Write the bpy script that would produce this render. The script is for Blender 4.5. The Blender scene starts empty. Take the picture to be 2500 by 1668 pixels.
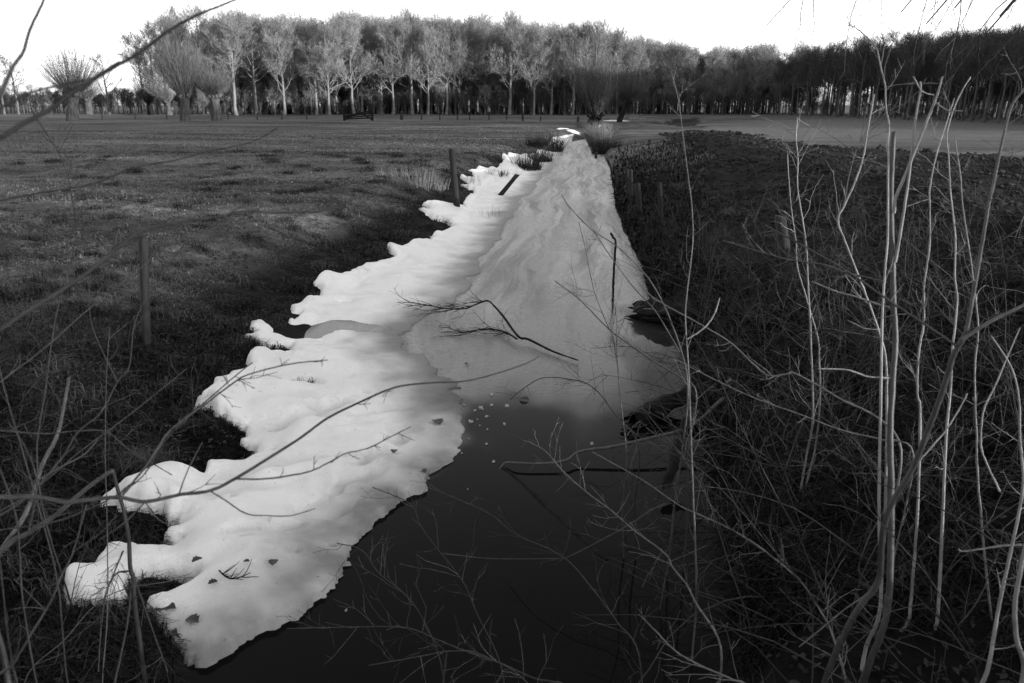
import bpy, math, random
import numpy as np
from mathutils import Vector
random.seed(7)
RNG = np.random.default_rng(11)
SC = bpy.context.scene
COL = SC.collection

# ------------------------------------------------------------------ camera
CAM_Z, PITCH, FPX = 2.45, math.radians(16.6), 1944.0      # FPX: focal length in pixels of a 2500 px wide frame
cam = bpy.data.cameras.new('camera')
cam.sensor_width = 36.0
cam.lens = 36.0 * FPX / 2500.0
cam.clip_start = 0.05
cam.clip_end = 2000
cam.dof.use_dof = True
cam.dof.focus_distance = 9.0
cam.dof.aperture_fstop = 5.6
cam_o = bpy.data.objects.new('camera', cam)
COL.objects.link(cam_o)
cam_o.location = (0, 0, CAM_Z)
cam_o.rotation_euler = (math.radians(90) - PITCH, 0, 0)
SC.camera = cam_o

# ------------------------------------------------------------------ light
SUN_EL, SUN_AZ = math.radians(5.0), math.radians(120)     # azimuth clockwise from the view direction (+Y)
world = bpy.data.worlds.new('World')
SC.world = world
world.use_nodes = True
wn = world.node_tree
bg = wn.nodes['Background']
sky = wn.nodes.new('ShaderNodeTexSky')
sky.sky_type = 'NISHITA'
sky.sun_disc = False
sky.sun_elevation = SUN_EL
sky.sun_rotation = SUN_AZ
sky.air_density = 1.0
sky.dust_density = 1.2
sky.ozone_density = 1.0
bw = wn.nodes.new('ShaderNodeRGBToBW')                    # black-and-white film
wn.links.new(sky.outputs[0], bw.inputs[0])
wn.links.new(bw.outputs[0], bg.inputs[0])
bg.inputs[1].default_value = 0.15
sl = bpy.data.lights.new('sun', 'SUN')
sl.energy = 2.3
sl.angle = math.radians(0.5)
sl.color = (1, 1, 1)
sun = bpy.data.objects.new('sun', sl)
COL.objects.link(sun)
TO_SUN = Vector((math.sin(SUN_AZ) * math.cos(SUN_EL), math.cos(SUN_AZ) * math.cos(SUN_EL), math.sin(SUN_EL)))
sun.rotation_euler = TO_SUN.to_track_quat('Z', 'Y').to_euler()
sun.location = (60, -20, 40)
SC.view_settings.view_transform = 'Standard'
SC.view_settings.look = 'None'
SC.view_settings.exposure = 2.5
SC.view_settings.gamma = 1.0
SC.view_settings.use_curve_mapping = False
SC.render.engine = 'CYCLES'
SC.cycles.use_denoising = True
SC.cycles.denoising_prefilter = 'NONE'
SC.cycles.use_adaptive_sampling = False
SC.cycles.max_bounces = 6
SC.cycles.diffuse_bounces = 2
SC.cycles.transparent_max_bounces = 4

# ------------------------------------------------------------------ helpers
CP, SP = math.cos(PITCH), math.sin(PITCH)
def ray(px, py):
    px = np.asarray(px, float); py = np.asarray(py, float)
    a = (px - 1250.0) / FPX; b = (834.0 - py) / FPX
    return np.stack([a, CP + b * SP, -SP + b * CP], -1)
def at(px, py, depth):                     # a point of the place: a line of sight and its distance along the axis
    return ray(px, py) * np.asarray(depth, float)[..., None] + np.array([0, 0, CAM_Z])
def on_plane(px, py, z=0.0):
    d = ray(px, py)
    return d * ((z - CAM_Z) / d[..., 2])[..., None] + np.array([0, 0, CAM_Z])
def sstep(t):
    t = np.clip(t, 0, 1)
    return t * t * (3 - 2 * t)
def vnoise(x, y, seed=0):
    x = np.asarray(x, float); y = np.asarray(y, float)
    xi = np.floor(x).astype(np.int64); yi = np.floor(y).astype(np.int64)
    fx = x - xi; fy = y - yi
    fx = fx * fx * (3 - 2 * fx); fy = fy * fy * (3 - 2 * fy)
    def h(a, b):
        n = (a * 374761393 + b * 668265263 + seed * 974634777) & 0xFFFFFFFF
        n = ((n ^ (n >> 13)) * 1274126177) & 0xFFFFFFFF
        n = (n ^ (n >> 16)) & 0xFFFF
        return n / 65535.0
    return (h(xi, yi) * (1 - fx) + h(xi + 1, yi) * fx) * (1 - fy) + (h(xi, yi + 1) * (1 - fx) + h(xi + 1, yi + 1) * fx) * fy
def fbm(x, y, seed=0, oct=4):
    s = 0; a = 0.5; t = 0
    for o in range(oct):
        s = s + a * vnoise(x * 2 ** o, y * 2 ** o, seed + o * 17); t += a; a *= 0.5
    return s / t

def mesh_np(name, V, faces, mat=None, parent=None, attrs=None, smooth=False):
    """faces: list of int arrays (n,3) or (n,4)"""
    me = bpy.data.meshes.new(name)
    V = np.asarray(V, np.float32)
    me.vertices.add(len(V)); me.vertices.foreach_set('co', V.ravel())
    faces = [np.asarray(f, np.int32) for f in faces if len(f)]
    tot = np.concatenate([np.full(len(f), f.shape[1], np.int32) for f in faces])
    idx = np.concatenate([f.ravel() for f in faces])
    me.loops.add(len(idx)); me.loops.foreach_set('vertex_index', idx)
    me.polygons.add(len(tot))
    st = np.zeros(len(tot), np.int32); st[1:] = np.cumsum(tot)[:-1]
    me.polygons.foreach_set('loop_start', st)
    me.update(calc_edges=True)
    if smooth:
        me.polygons.foreach_set('use_smooth', np.ones(len(tot), bool))
    for k, a in (attrs or {}).items():
        at_ = me.attributes.new(k, 'FLOAT', 'POINT')
        at_.data.foreach_set('value', np.asarray(a, np.float32))
    if mat: me.materials.append(mat)
    o = bpy.data.objects.new(name, me)
    COL.objects.link(o)
    if parent: o.parent = parent
    return o
def tag(o, label=None, cat=None, group=None, kind=None):
    if label: o['label'] = label
    if cat: o['category'] = cat
    if group: o['group'] = group
    if kind: o['kind'] = kind
    return o
def empty(name, loc, label, cat, group=None):
    o = bpy.data.objects.new(name, None)
    o.empty_display_size = 0.2
    COL.objects.link(o)
    o.location = loc
    return tag(o, label, cat, group)
class Buf:
    def __init__(s): s.V = []; s.F = {3: [], 4: []}; s.A = []; s.n = 0
    def add(s, V, faces, a=0.5):
        V = np.asarray(V, float).reshape(-1, 3)
        for f in faces:
            f = np.asarray(f, np.int64)
            if len(f): s.F[f.shape[1]].append(f + s.n)
        s.V.append(V); s.n += len(V)
        s.A.append(np.broadcast_to(np.asarray(a, float), (len(V),)))
    def tubes(s, P, R, k=4, a=0.5, cap=False):
        """P (N,m,3) polylines, R (N,m) radii"""
        P = np.asarray(P, float); R = np.asarray(R, float)
        if P.ndim == 2: P = P[None]; R = R[None]
        N, m, _ = P.shape
        T = np.gradient(P, axis=1)
        T /= np.linalg.norm(T, axis=2, keepdims=True) + 1e-9
        D = P[:, -1] - P[:, 0]
        D /= np.linalg.norm(D, axis=1, keepdims=True) + 1e-9
        ref = np.where(np.abs(D[:, 2:3]) > 0.8, np.array([[1.0, 0.2, 0]]), np.array([[0.1, 0.2, 1.0]]))
        U = np.cross(T, ref[:, None, :]); U /= np.linalg.norm(U, axis=2, keepdims=True) + 1e-9
        W = np.cross(T, U)
        an = np.arange(k) * 2 * math.pi / k
        V = P[:, :, None, :] + R[:, :, None, None] * (np.cos(an)[None, None, :, None] * U[:, :, None, :] + np.sin(an)[None, None, :, None] * W[:, :, None, :])
        i = np.arange(N)[:, None, None] * (m * k); j = np.arange(m - 1)[None, :, None] * k; c = np.arange(k)[None, None, :]
        c2 = (c + 1) % k
        F = np.stack([i + j + c, i + j + c2, i + j + k + c2, i + j + k + c], -1).reshape(-1, 4)
        aa = np.asarray(a, float)
        if aa.ndim == 1: aa = np.repeat(aa, m * k)
        fs = [F]
        V = V.reshape(-1, 3)
        if cap:
            tips = P[:, -1]; base = len(V)
            ii = np.arange(N)[:, None] * (m * k) + (m - 1) * k; cc = np.arange(k)[None]
            Tr = np.stack([ii + cc, ii + (cc + 1) % k, np.broadcast_to(base + np.arange(N)[:, None], (N, k))], -1).reshape(-1, 3)
            V = np.concatenate([V, tips]); fs.append(Tr)
            if aa.ndim == 1: aa = np.concatenate([aa, np.full(N, aa[0])])
        s.add(V, fs, aa)
    def blades(s, A, B, W, a=0.5):
        """one thin triangle per twig from A to B, base half-width W"""
        N = len(A)
        D = B - A
        side = np.cross(D, RNG.normal(size=(N, 3))); side /= np.linalg.norm(side, axis=1, keepdims=True) + 1e-9
        V = np.stack([A - side * W[:, None], A + side * W[:, None], B], 1).reshape(-1, 3)
        aa = np.asarray(a, float)
        if aa.ndim == 1: aa = np.repeat(aa, 3)
        s.add(V, [np.arange(3 * N).reshape(-1, 3)], aa)
    def build(s, name, mat, parent=None, smooth=True, origin=None):
        V = np.concatenate(s.V)
        if origin is not None: V = V - np.asarray(origin)
        fs = [np.concatenate(s.F[k]) for k in (3, 4) if s.F[k]]
        return mesh_np(name, V, fs, mat, parent, {'tone': np.concatenate(s.A)}, smooth)

def unit(v): return v / (np.linalg.norm(v, axis=-1, keepdims=True) + 1e-9)
def grow(S, D, L, R0, R1, m=4, up=0.1, wig=0.15, rng=RNG):
    """polylines from S in direction D of length L"""
    N = len(S); P = np.zeros((N, m, 3)); P[:, 0] = S; d = unit(D)
    st = (L / (m - 1))[:, None]
    for j in range(1, m):
        d = unit(d + up * np.array([0, 0, 1.0]) + rng.normal(size=(N, 3)) * wig)
        P[:, j] = P[:, j - 1] + d * st
    t = np.linspace(0, 1, m)[None]
    return P, R0[:, None] * (1 - t) + R1[:, None] * t
def sprout(P, R, n, t0, t1, ang, sd, rng=RNG):
    """n children for each polyline: start, direction, parent radius, t"""
    N, m, _ = P.shape
    i = np.repeat(np.arange(N), n)
    t = rng.uniform(t0, t1, N * n)
    f = t * (m - 1); j = np.minimum(f.astype(int), m - 2); fr = (f - j)[:, None]
    S = P[i, j] * (1 - fr) + P[i, j + 1] * fr
    T = unit(P[i, j + 1] - P[i, j])
    pr = R[i, j] * (1 - fr[:, 0]) + R[i, j + 1] * fr[:, 0]
    Q = unit(np.cross(T, rng.normal(size=T.shape)))
    a = np.radians(rng.normal(ang, sd, N * n))[:, None]
    return S, T * np.cos(a) + Q * np.sin(a), pr, t, i

# ------------------------------------------------------------------ materials (all grey: the photograph is black and white)
def mat(name, lo, hi, rough=0.8, scale=8.0, bump=0.0, stretch=(1, 1, 1), attr=None, attr_gain=(0.6, 1.5), spec=0.3, detail=5.0, coord='Object', bscale=None):
    m = bpy.data.materials.new(name); m.use_nodes = True
    nt = m.node_tree; b = nt.nodes['Principled BSDF']
    b.inputs['Roughness'].default_value = rough
    b.inputs['Specular IOR Level'].default_value = spec
    tc = nt.nodes.new('ShaderNodeTexCoord'); mp = nt.nodes.new('ShaderNodeMapping')
    mp.inputs['Scale'].default_value = stretch
    nt.links.new(tc.outputs[coord], mp.inputs[0])
    nz = nt.nodes.new('ShaderNodeTexNoise'); nz.inputs['Scale'].default_value = scale; nz.inputs['Detail'].default_value = detail
    nt.links.new(mp.outputs[0], nz.inputs['Vector'])
    mr = nt.nodes.new('ShaderNodeMapRange')
    mr.inputs[1].default_value = 0.3; mr.inputs[2].default_value = 0.7
    mr.inputs[3].default_value = lo; mr.inputs[4].default_value = hi
    nt.links.new(nz.outputs[0], mr.inputs[0])
    out = mr.outputs[0]
    if attr:
        an = nt.nodes.new('ShaderNodeAttribute'); an.attribute_name = attr
        m2 = nt.nodes.new('ShaderNodeMapRange'); m2.inputs[3].default_value = attr_gain[0]; m2.inputs[4].default_value = attr_gain[1]
        nt.links.new(an.outputs['Fac'], m2.inputs[0])
        mu = nt.nodes.new('ShaderNodeMath'); mu.operation = 'MULTIPLY'
        nt.links.new(out, mu.inputs[0]); nt.links.new(m2.outputs[0], mu.inputs[1]); out = mu.outputs[0]
    nt.links.new(out, b.inputs['Base Color'])
    if bump:
        bp = nt.nodes.new('ShaderNodeBump'); bp.inputs['Strength'].default_value = bump; bp.inputs['Distance'].default_value = 0.02
        if bscale:
            n2 = nt.nodes.new('ShaderNodeTexNoise'); n2.inputs['Scale'].default_value = bscale; n2.inputs['Detail'].default_value = 6
            nt.links.new(mp.outputs[0], n2.inputs['Vector']); nt.links.new(n2.outputs[0], bp.inputs['Height'])
        else:
            nt.links.new(nz.outputs[0], bp.inputs['Height'])
        nt.links.new(bp.outputs[0], b.inputs['Normal'])
    return m
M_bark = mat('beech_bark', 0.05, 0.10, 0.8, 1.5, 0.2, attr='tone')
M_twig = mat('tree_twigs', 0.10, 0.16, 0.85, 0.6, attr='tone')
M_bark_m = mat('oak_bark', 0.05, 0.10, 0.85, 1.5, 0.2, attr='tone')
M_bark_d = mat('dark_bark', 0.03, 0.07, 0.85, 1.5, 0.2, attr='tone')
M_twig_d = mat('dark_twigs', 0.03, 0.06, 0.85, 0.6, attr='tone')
M_willow = mat('willow_bark', 0.012, 0.06, 0.9, 6.0, 1.0, (1, 1, 0.25))
M_shoot = mat('willow_shoots', 0.04, 0.075, 0.7, 0.7, attr='tone')
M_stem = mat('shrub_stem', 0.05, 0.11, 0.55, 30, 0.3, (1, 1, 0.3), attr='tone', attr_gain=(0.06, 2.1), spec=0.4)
M_stem_l = mat('shade_toned_stem', 0.018, 0.042, 0.6, 30, 0.3, (1, 1, 0.3), attr='tone', attr_gain=(0.25, 3.2), spec=0.25)  # darker copy of the shrub stem: shade put into the colour against the sun
M_cane = mat('thin_canes', 0.006, 0.014, 0.6, 14, attr='tone', attr_gain=(0.10, 3.4), spec=0.4)
M_wood = mat('weathered_post', 0.007, 0.025, 0.85, 14, 0.8, (1, 1, 0.08))
M_wood_d = mat('dark_post', 0.005, 0.017, 0.85, 14, 0.8, (1, 1, 0.08))
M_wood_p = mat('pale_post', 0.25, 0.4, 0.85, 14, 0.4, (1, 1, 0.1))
M_rot = mat('rotten_wood', 0.003, 0.011, 0.85, 10, 1.0, (1, 1, 0.3), spec=0.1)
M_grass = mat('grass_blades', 0.036, 0.066, 0.7, 0.5, attr='tone', attr_gain=(0.04, 2.1), spec=0.05)
M_grass_r = mat('bank_grass_blades', 0.007, 0.018, 0.7, 0.5, attr='tone', attr_gain=(0.12, 2.4), spec=0.15)
M_rush = mat('rush_blades', 0.014, 0.026, 0.7, 0.5, attr='tone', attr_gain=(0.4, 1.8), spec=0.2)
M_reed = mat('dry_reed', 0.09, 0.15, 0.7, 0.5, attr='tone', attr_gain=(0.4, 1.8), spec=0.2)
M_leaf = mat('dead_leaf', 0.004, 0.018, 0.6, 9, 0.3, attr='tone', attr_gain=(0.3, 2.0))
M_leaf_d = mat('dark_leaf', 0.012, 0.04, 0.6, 25, 0.3)

# ------------------------------------------------------------------ the ditch's line and the lie of the land
k_ = 2500.0 / 2350.0
def G0(pts, z=0.0):
    p = np.array(pts, float) * k_
    return on_plane(p[:, 0], p[:, 1], z)[:, :2]
XLp = G0([(1325, 303), (1290, 330), (1262, 345), (1212, 385), (1130, 425), (1088, 470), (1080, 510), (1010, 550), (935, 600), (835, 660), (765, 700),
          (705, 760), (668, 830), (610, 900), (585, 960), (580, 1040), (520, 1110), (440, 1230), (425, 1350), (405, 1480), (395, 1568)])
XRp = G0([(1362, 303), (1350, 318), (1362, 330), (1385, 355), (1400, 390), (1407, 440), (1413, 475), (1430, 520), (1452, 575), (1472, 610), (1484, 660), (1502, 710),
          (1545, 760), (1575, 820), (1592, 890), (1600, 960), (1625, 1050), (1640, 1150), (1655, 1250), (1675, 1400), (1700, 1568)])
def line(p, extra):
    p = p[np.argsort(p[:, 1])]
    q = np.concatenate([[[p[0, 0], -8.0]], p, extra])
    q = q[np.argsort(q[:, 1])]
    return q[:, 1], q[:, 0]
yl, xl = line(XLp, [[9.6, 74.0], [13.0, 86.0], [20.0, 100.0], [34, 116]])
yr, xr = line(XRp, [[12.2, 74.0], [16.5, 86.0], [24.0, 99.0], [38, 114]])
def XL(y): return np.interp(y, yl, xl)
def XR(y): return np.interp(y, yr, xr)
def taper(y): return 1 - sstep((y - 95) / 18.0)
def land(x, y):
    x = np.asarray(x, float); y = np.asarray(y, float)
    a = XL(y); b = XR(y)
    dl = a - x; dr = x - b
    near = 1 - sstep((y - 7) / 25.0)
    hl = 0.07 * sstep(dl / 0.25) + 0.48 * sstep(dl / (2.2 + 0.6 * near))
    hr = 0.28 * sstep(dr / 0.35) + 0.32 * sstep(dr / 2.2)
    mo = np.exp(-((dr - 4.2 - 0.02 * y) / (1.5 + 0.015 * y)) ** 2) * 0.50 * (1 - sstep((y - 34) / 18.0)) * sstep((dr - 1.2) / 1.5)
    hr = hr + mo
    ins = -0.35 * sstep(np.minimum(-dl, -dr) / 0.5)
    h = np.where(dl > 0, hl, np.where(dr > 0, hr, ins))
    f = 0.55
    t = taper(y)
    h = h * t + f * (1 - t)
    return h
soil_poly = None
def lumps(x, y):
    """small relief on top of land()"""
    x = np.asarray(x, float); y = np.asarray(y, float)
    dl = XL(y) - x; dr = x - XR(y)
    out = np.maximum(dl, dr)
    w = sstep(out / 0.6)
    far = sstep((y - 14) / 14.0)
    n = (fbm(x * 2.2, y * 2.2, 3, 3) - 0.5) * 0.16 * (1 - 0.6 * far)
    n = n + (fbm(x * 9, y * 9, 5, 2) - 0.5) * 0.05 * (1 - far)
    rid = (fbm(x * 0.05 + 3, y * 0.22, 9, 3) - 0.5) * 0.42 * far * sstep(dl / 3)
    n = n + rid + np.exp(-((y - 84) / 5.0) ** 2) * 0.10 * sstep(dl / 6)
    s = soil_mask(x, y)
    n = n + s * (fbm(x * 1.1, y * 1.1, 21, 4) - 0.35) * 0.30 * sstep(dr / 2)
    return n * w
def inpoly(px, py, poly):
    px = np.asarray(px, float); py = np.asarray(py, float)
    r = np.zeros(px.shape, bool)
    n = len(poly); j = n - 1
    for i in range(n):
        xi, yi = poly[i]; xj, yj = poly[j]
        c = ((yi > py) != (yj > py)) & (px < (xj - xi) * (py - yi) / (yj - yi + 1e-12) + xi)
        r ^= c; j = i
    return r
def segdist(px, py, pts):
    px = np.asarray(px, float); py = np.asarray(py, float)
    best = np.full(px.shape, 1e9)
    for (x0, y0), (x1, y1) in zip(pts[:-1], pts[1:]):
        dx, dy = x1 - x0, y1 - y0
        t = np.clip(((px - x0) * dx + (py - y0) * dy) / (dx * dx + dy * dy + 1e-12), 0, 1)
        best = np.minimum(best, (px - x0 - t * dx) ** 2 + (py - y0 - t * dy) ** 2)
    return np.sqrt(best)
soil_poly = on_plane(np.array([1600, 1690, 1822, 1875, 2000, 2170, 2500, 3000, 3000, 1850, 1790, 1740, 1700, 1650.]),
                     np.array([330, 320, 326, 343, 357, 366, 388, 420, 900, 640, 540, 450, 385, 350.]), 0.6)[:, :2]
soil2 = on_plane(np.array([1625, 1700, 1715, 1640.]), np.array([294, 287, 313, 308.]), 0.6)[:, :2]
def soil_mask(x, y):
    wx = x + (fbm(x * 0.8, y * 0.5, 31, 3) - 0.5) * 2.2
    wy = y + (fbm(x * 0.8, y * 0.3, 37, 3) - 0.5) * (1.5 + 0.12 * np.abs(y))
    return (inpoly(wx, wy, soil_poly) | inpoly(wx, wy, soil2)).astype(float)
def ground_z(x, y): return land(x, y) + lumps(x, y)
def G(px, py):
    """where the line of sight meets the land"""
    px = np.atleast_1d(np.asarray(px, float)); py = np.atleast_1d(np.asarray(py, float))
    d = ray(px, py)
    z = np.full(px.shape, 0.2)
    for _ in range(40):
        t = (z - CAM_Z) / d[:, 2]
        x = d[:, 0] * t; y = d[:, 1] * t
        z = z + 0.4 * (land(x, y) - z)
    return np.stack([x, y, z], -1)

# ------------------------------------------------------------------ ground
def axis(parts):
    return np.unique(np.round(np.concatenate(parts), 4))
gx = axis([np.arange(-7, 7, 0.06), 7 + 0.06 * (np.power(1.045, np.arange(0, 118)) - 1) / 0.045, -7 - 0.06 * (np.power(1.045, np.arange(0, 118)) - 1) / 0.045])
gy = axis([np.arange(-8, 1.5, 0.25), np.arange(1.5, 14, 0.06), 14 + 0.06 * (np.power(1.025, np.arange(0, 215)) - 1) / 0.025])
gx = np.concatenate([[-900, -500], gx, [500, 900]]); gy = np.concatenate([[-600, -200, -60, -20], gy, [800, 1400]])
X, Y = np.meshgrid(gx, gy)
Z = ground_z(X, Y)
ny, nx = X.shape
ii = (np.arange(ny - 1)[:, None] * nx + np.arange(nx - 1)[None]).ravel()
gm = bpy.data.materials.new('field_ground'); gm.use_nodes = True
nt = gm.node_tree; b = nt.nodes['Principled BSDF']; b.inputs['Roughness'].default_value = 0.95; b.inputs['Specular IOR Level'].default_value = 0.1
def N(t): return nt.nodes.new(t)
def noise_at(vec, scale, detail=6, rough=0.6):
    n = N('ShaderNodeTexNoise'); n.inputs['Scale'].default_value = scale; n.inputs['Detail'].default_value = detail; n.inputs['Roughness'].default_value = rough
    nt.links.new(vec, n.inputs['Vector']); return n.outputs[0]
def remap(v, a, b_, c, d):
    m = N('ShaderNodeMapRange'); m.inputs[1].default_value = a; m.inputs[2].default_value = b_; m.inputs[3].default_value = c; m.inputs[4].default_value = d
    nt.links.new(v, m.inputs[0]); return m.outputs[0]
def op(o, a, b_):
    m = N('ShaderNodeMath'); m.operation = o
    for i, v in enumerate((a, b_)):
        if isinstance(v, (int, float)): m.inputs[i].default_value = v
        else: nt.links.new(v, m.inputs[i])
    return m.outputs[0]
def mix(f, a, b_):
    m = N('ShaderNodeMix'); m.data_type = 'FLOAT'
    for i, v in ((0, f), (2, a), (3, b_)):
        if isinstance(v, (int, float)): m.inputs[i].default_value = v
        else: nt.links.new(v, m.inputs[i])
    return m.outputs[0]
def attr(n):
    a = N('ShaderNodeAttribute'); a.attribute_name = n; return a.outputs['Fac']
tc = N('ShaderNodeTexCoord'); pos = tc.outputs['Object']
mp = N('ShaderNodeMapping'); mp.inputs['Scale'].default_value = (0.10, 0.45, 1); nt.links.new(pos, mp.inputs[0])
bands = remap(noise_at(mp.outputs[0], 1.0, 5, 0.55), 0.35, 0.68, 0.0, 1.0)
mp2 = N('ShaderNodeMapping'); mp2.inputs['Scale'].default_value = (1.0, 2.2, 1); nt.links.new(pos, mp2.inputs[0])
tuft = remap(noise_at(mp2.outputs[0], 2.5, 8, 0.7), 0.3, 0.7, 0.55, 1.5)
fine = remap(noise_at(pos, 22, 4, 0.7), 0.3, 0.7, 0.6, 1.4)
grass_c = op('MULTIPLY', op('MULTIPLY', mix(bands, 0.026, 0.12), tuft), fine)
soil_c = op('MULTIPLY', remap(noise_at(pos, 3, 8, 0.7), 0.3, 0.7, 0.003, 0.013), fine)
col = mix(attr('soil'), grass_c, soil_c)
mead_c = op('MULTIPLY', remap(noise_at(mp2.outputs[0], 0.6, 6, 0.6), 0.3, 0.7, 0.08, 0.12), remap(noise_at(pos, 9, 4, 0.7), 0.3, 0.7, 0.8, 1.2))
col = mix(attr('meadow'), col, mead_c)
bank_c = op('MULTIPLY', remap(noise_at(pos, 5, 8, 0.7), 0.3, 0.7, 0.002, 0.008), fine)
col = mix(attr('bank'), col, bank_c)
nt.links.new(col, b.inputs['Base Color'])
bp = N('ShaderNodeBump'); bp.inputs['Strength'].default_value = 0.7; bp.inputs['Distance'].default_value = 0.08
nt.links.new(noise_at(mp2.outputs[0], 5, 8, 0.75), bp.inputs['Height']); nt.links.new(bp.outputs[0], b.inputs['Normal'])
dl = XL(Y) - X; dr = X - XR(Y)
soil = soil_mask(X, Y)
meadow = sstep((dr - 5) / 4) * (1 - soil) * sstep((Y - 30) / 20) * (X < 62)
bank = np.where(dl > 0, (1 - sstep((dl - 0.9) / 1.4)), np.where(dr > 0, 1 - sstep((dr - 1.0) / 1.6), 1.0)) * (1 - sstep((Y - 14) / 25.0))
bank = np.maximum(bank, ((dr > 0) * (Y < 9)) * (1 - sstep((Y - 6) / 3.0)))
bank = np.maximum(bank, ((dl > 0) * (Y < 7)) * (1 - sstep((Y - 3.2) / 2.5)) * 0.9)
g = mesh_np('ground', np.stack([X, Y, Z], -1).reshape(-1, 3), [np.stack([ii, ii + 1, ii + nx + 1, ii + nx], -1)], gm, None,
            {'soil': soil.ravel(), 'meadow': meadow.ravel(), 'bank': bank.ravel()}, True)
tag(g, 'dark winter pasture and earth banks along the ditch', 'ground', kind='structure')

# ------------------------------------------------------------------ ice and water in the ditch
ICE = [(1340, 320, 225), (1320, 345, 205), (1330, 400, 195), (1360, 420, 205), (1270, 440, 185), (1330, 470, 195), (1385, 460, 225), (1250, 520, 165), (1200, 560, 185), (1300, 560, 140),
       (1265, 585, 190), (1370, 545, 200), (1400, 560, 215), (1420, 590, 225), (1170, 640, 170), (1250, 640, 190), (1200, 700, 165), (1150, 700, 185), (1330, 640, 180), (1290, 680, 135), (1000, 780, 165), (1060, 700, 180), (1040, 850, 150), (1110, 800, 150),
       (1180, 830, 130), (1240, 760, 132), (1330, 760, 140), (1400, 730, 125), (1440, 660, 130), (1460, 800, 100), (1300, 880, 130), (1400, 850, 128), (1250, 880, 132), (1450, 900, 112), (1350, 930, 118), (1120, 900, 130), (1190, 900, 122),
       (1100, 950, 30), (1200, 965, 25), (1260, 980, 62), (1330, 985, 90), (1400, 980, 88), (1480, 980, 30), (1100, 1100, 0), (1300, 1100, 0), (1500, 1080, 0), (900, 1400, 0), (1200, 1300, 0), (1500, 1300, 0), (1100, 1500, 0), (700, 1500, 0),
       (960, 830, 175), (940, 960, 160), (1000, 1000, 130), (1040, 930, 125), (1560, 850, 20), (1580, 950, 10), (1470, 720, 90), (1450, 610, 150), (760, 750, 120), (900, 740, 165), (1000, 1150, 0), (850, 1300, 0), (600, 1520, 0), (1650, 1500, 0), (1400, 1450, 0), (1560, 1180, 0), (1600, 1400, 0), (1450, 1040, 5), (1430, 520, 220)]  # brightness points: ice thickness tone, with sky reflection included in the colour
iy = np.concatenate([np.linspace(1.0, 2.2, 30)[:-1], 2.2 * np.exp(np.linspace(0, 1, 640) * math.log(78 / 2.2))])
iu = np.linspace(0, 1, 150)
A, B_ = XL(iy) - 0.9, XR(iy) + 0.7
IX = A[:, None] + (B_ - A)[:, None] * iu[None]; IY = np.broadcast_to(iy[:, None], IX.shape)
cp = np.array(ICE, float); cg = on_plane(cp[:, 0] * k_, cp[:, 1] * k_, 0.0)[:, :2]
lin = np.where(cp[:, 2] <= 10, 0, ((cp[:, 2] / 255 + 0.055) / 1.055) ** 2.4)
def ice_albedo(x, y):
    wx = x + (fbm(x * 3, y * 1.2, 51, 3) - 0.5) * 0.5; wy = y + (fbm(x * 2.5, y * 1.5, 53, 3) - 0.5) * 0.6
    num = np.zeros(x.shape); den = np.zeros(x.shape)
    for (cx, cy), v in zip(cg, lin):
        sc_ = 1.0 / max(cy, 3) * 6
        w = 1.0 / (((wx - cx) ** 2 + ((wy - cy) * 0.45) ** 2) * sc_ ** 2 + 0.02) ** 2.2
        num += w * v; den += w
    r = np.clip(num / den, 0, 0.85) ** 1.25 * 0.43
    return r * sstep((r - 0.008) / 0.055)
alb = ice_albedo(IX, IY)
IZ = np.zeros(IX.shape) + (fbm(IX * 3, IY * 0.8, 61, 3) - 0.5) * 0.02 * np.clip(alb * 3, 0, 1)
UU = (IX - XL(IY)) / np.maximum(XR(IY) - XL(IY), 0.5)
VV = np.broadcast_to(np.cumsum(np.concatenate([[0], np.diff(iy)]))[:, None], IX.shape)
im = bpy.data.materials.new('thawing_ice'); im.use_nodes = True
nt = im.node_tree; b = nt.nodes['Principled BSDF']
u_, v_, al = attr('u'), attr('v'), attr('ice')
cmb = N('ShaderNodeCombineXYZ'); nt.links.new(op('MULTIPLY', u_, 1.0), cmb.inputs[0]); nt.links.new(op('MULTIPLY', v_, 0.09), cmb.inputs[1])
wob = noise_at(cmb.outputs[0], 3.0, 3, 0.5)
c2 = N('ShaderNodeCombineXYZ'); nt.links.new(op('ADD', op('MULTIPLY', u_, 3.2), op('MULTIPLY', wob, 0.7)), c2.inputs[0]); nt.links.new(op('MULTIPLY', v_, 0.045), c2.inputs[1])
streak = noise_at(c2.outputs[0], 3.2, 9, 0.68)
tc = N('ShaderNodeTexCoord'); pos = tc.outputs['Object']
mpr = N('ShaderNodeMapping'); mpr.inputs['Scale'].default_value = (1.0, 2.2, 1); nt.links.new(pos, mpr.inputs[0])
rip = noise_at(mpr.outputs[0], 11, 6, 0.7)
grain = noise_at(pos, 90, 3, 0.6)
icy = remap(al, 0.02, 0.14, 0, 1)
c3 = N('ShaderNodeCombineXYZ'); nt.links.new(op('ADD', op('MULTIPLY', u_, 8.0), op('MULTIPLY', wob, 2.6)), c3.inputs[0]); nt.links.new(op('MULTIPLY', v_, 0.10), c3.inputs[1])
lines = noise_at(c3.outputs[0], 2.2, 6, 0.6)
mod = op('MULTIPLY', op('MULTIPLY', remap(streak, 0.3, 0.7, 0.4, 1.6), remap(lines, 0.38, 0.52, 0.38, 1.18)), op('MULTIPLY', remap(rip, 0.35, 0.6, 0.66, 1.15), remap(grain, 0.3, 0.7, 0.85, 1.15)))
c = op('MULTIPLY', al, mix(icy, 1.0, mod))
c = op('MINIMUM', op('ADD', c, 0.004), 0.8)
nt.links.new(c, b.inputs['Base Color'])
nt.links.new(remap(al, 0.01, 0.22, 0.015, 0.42), b.inputs['Roughness'])
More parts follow.
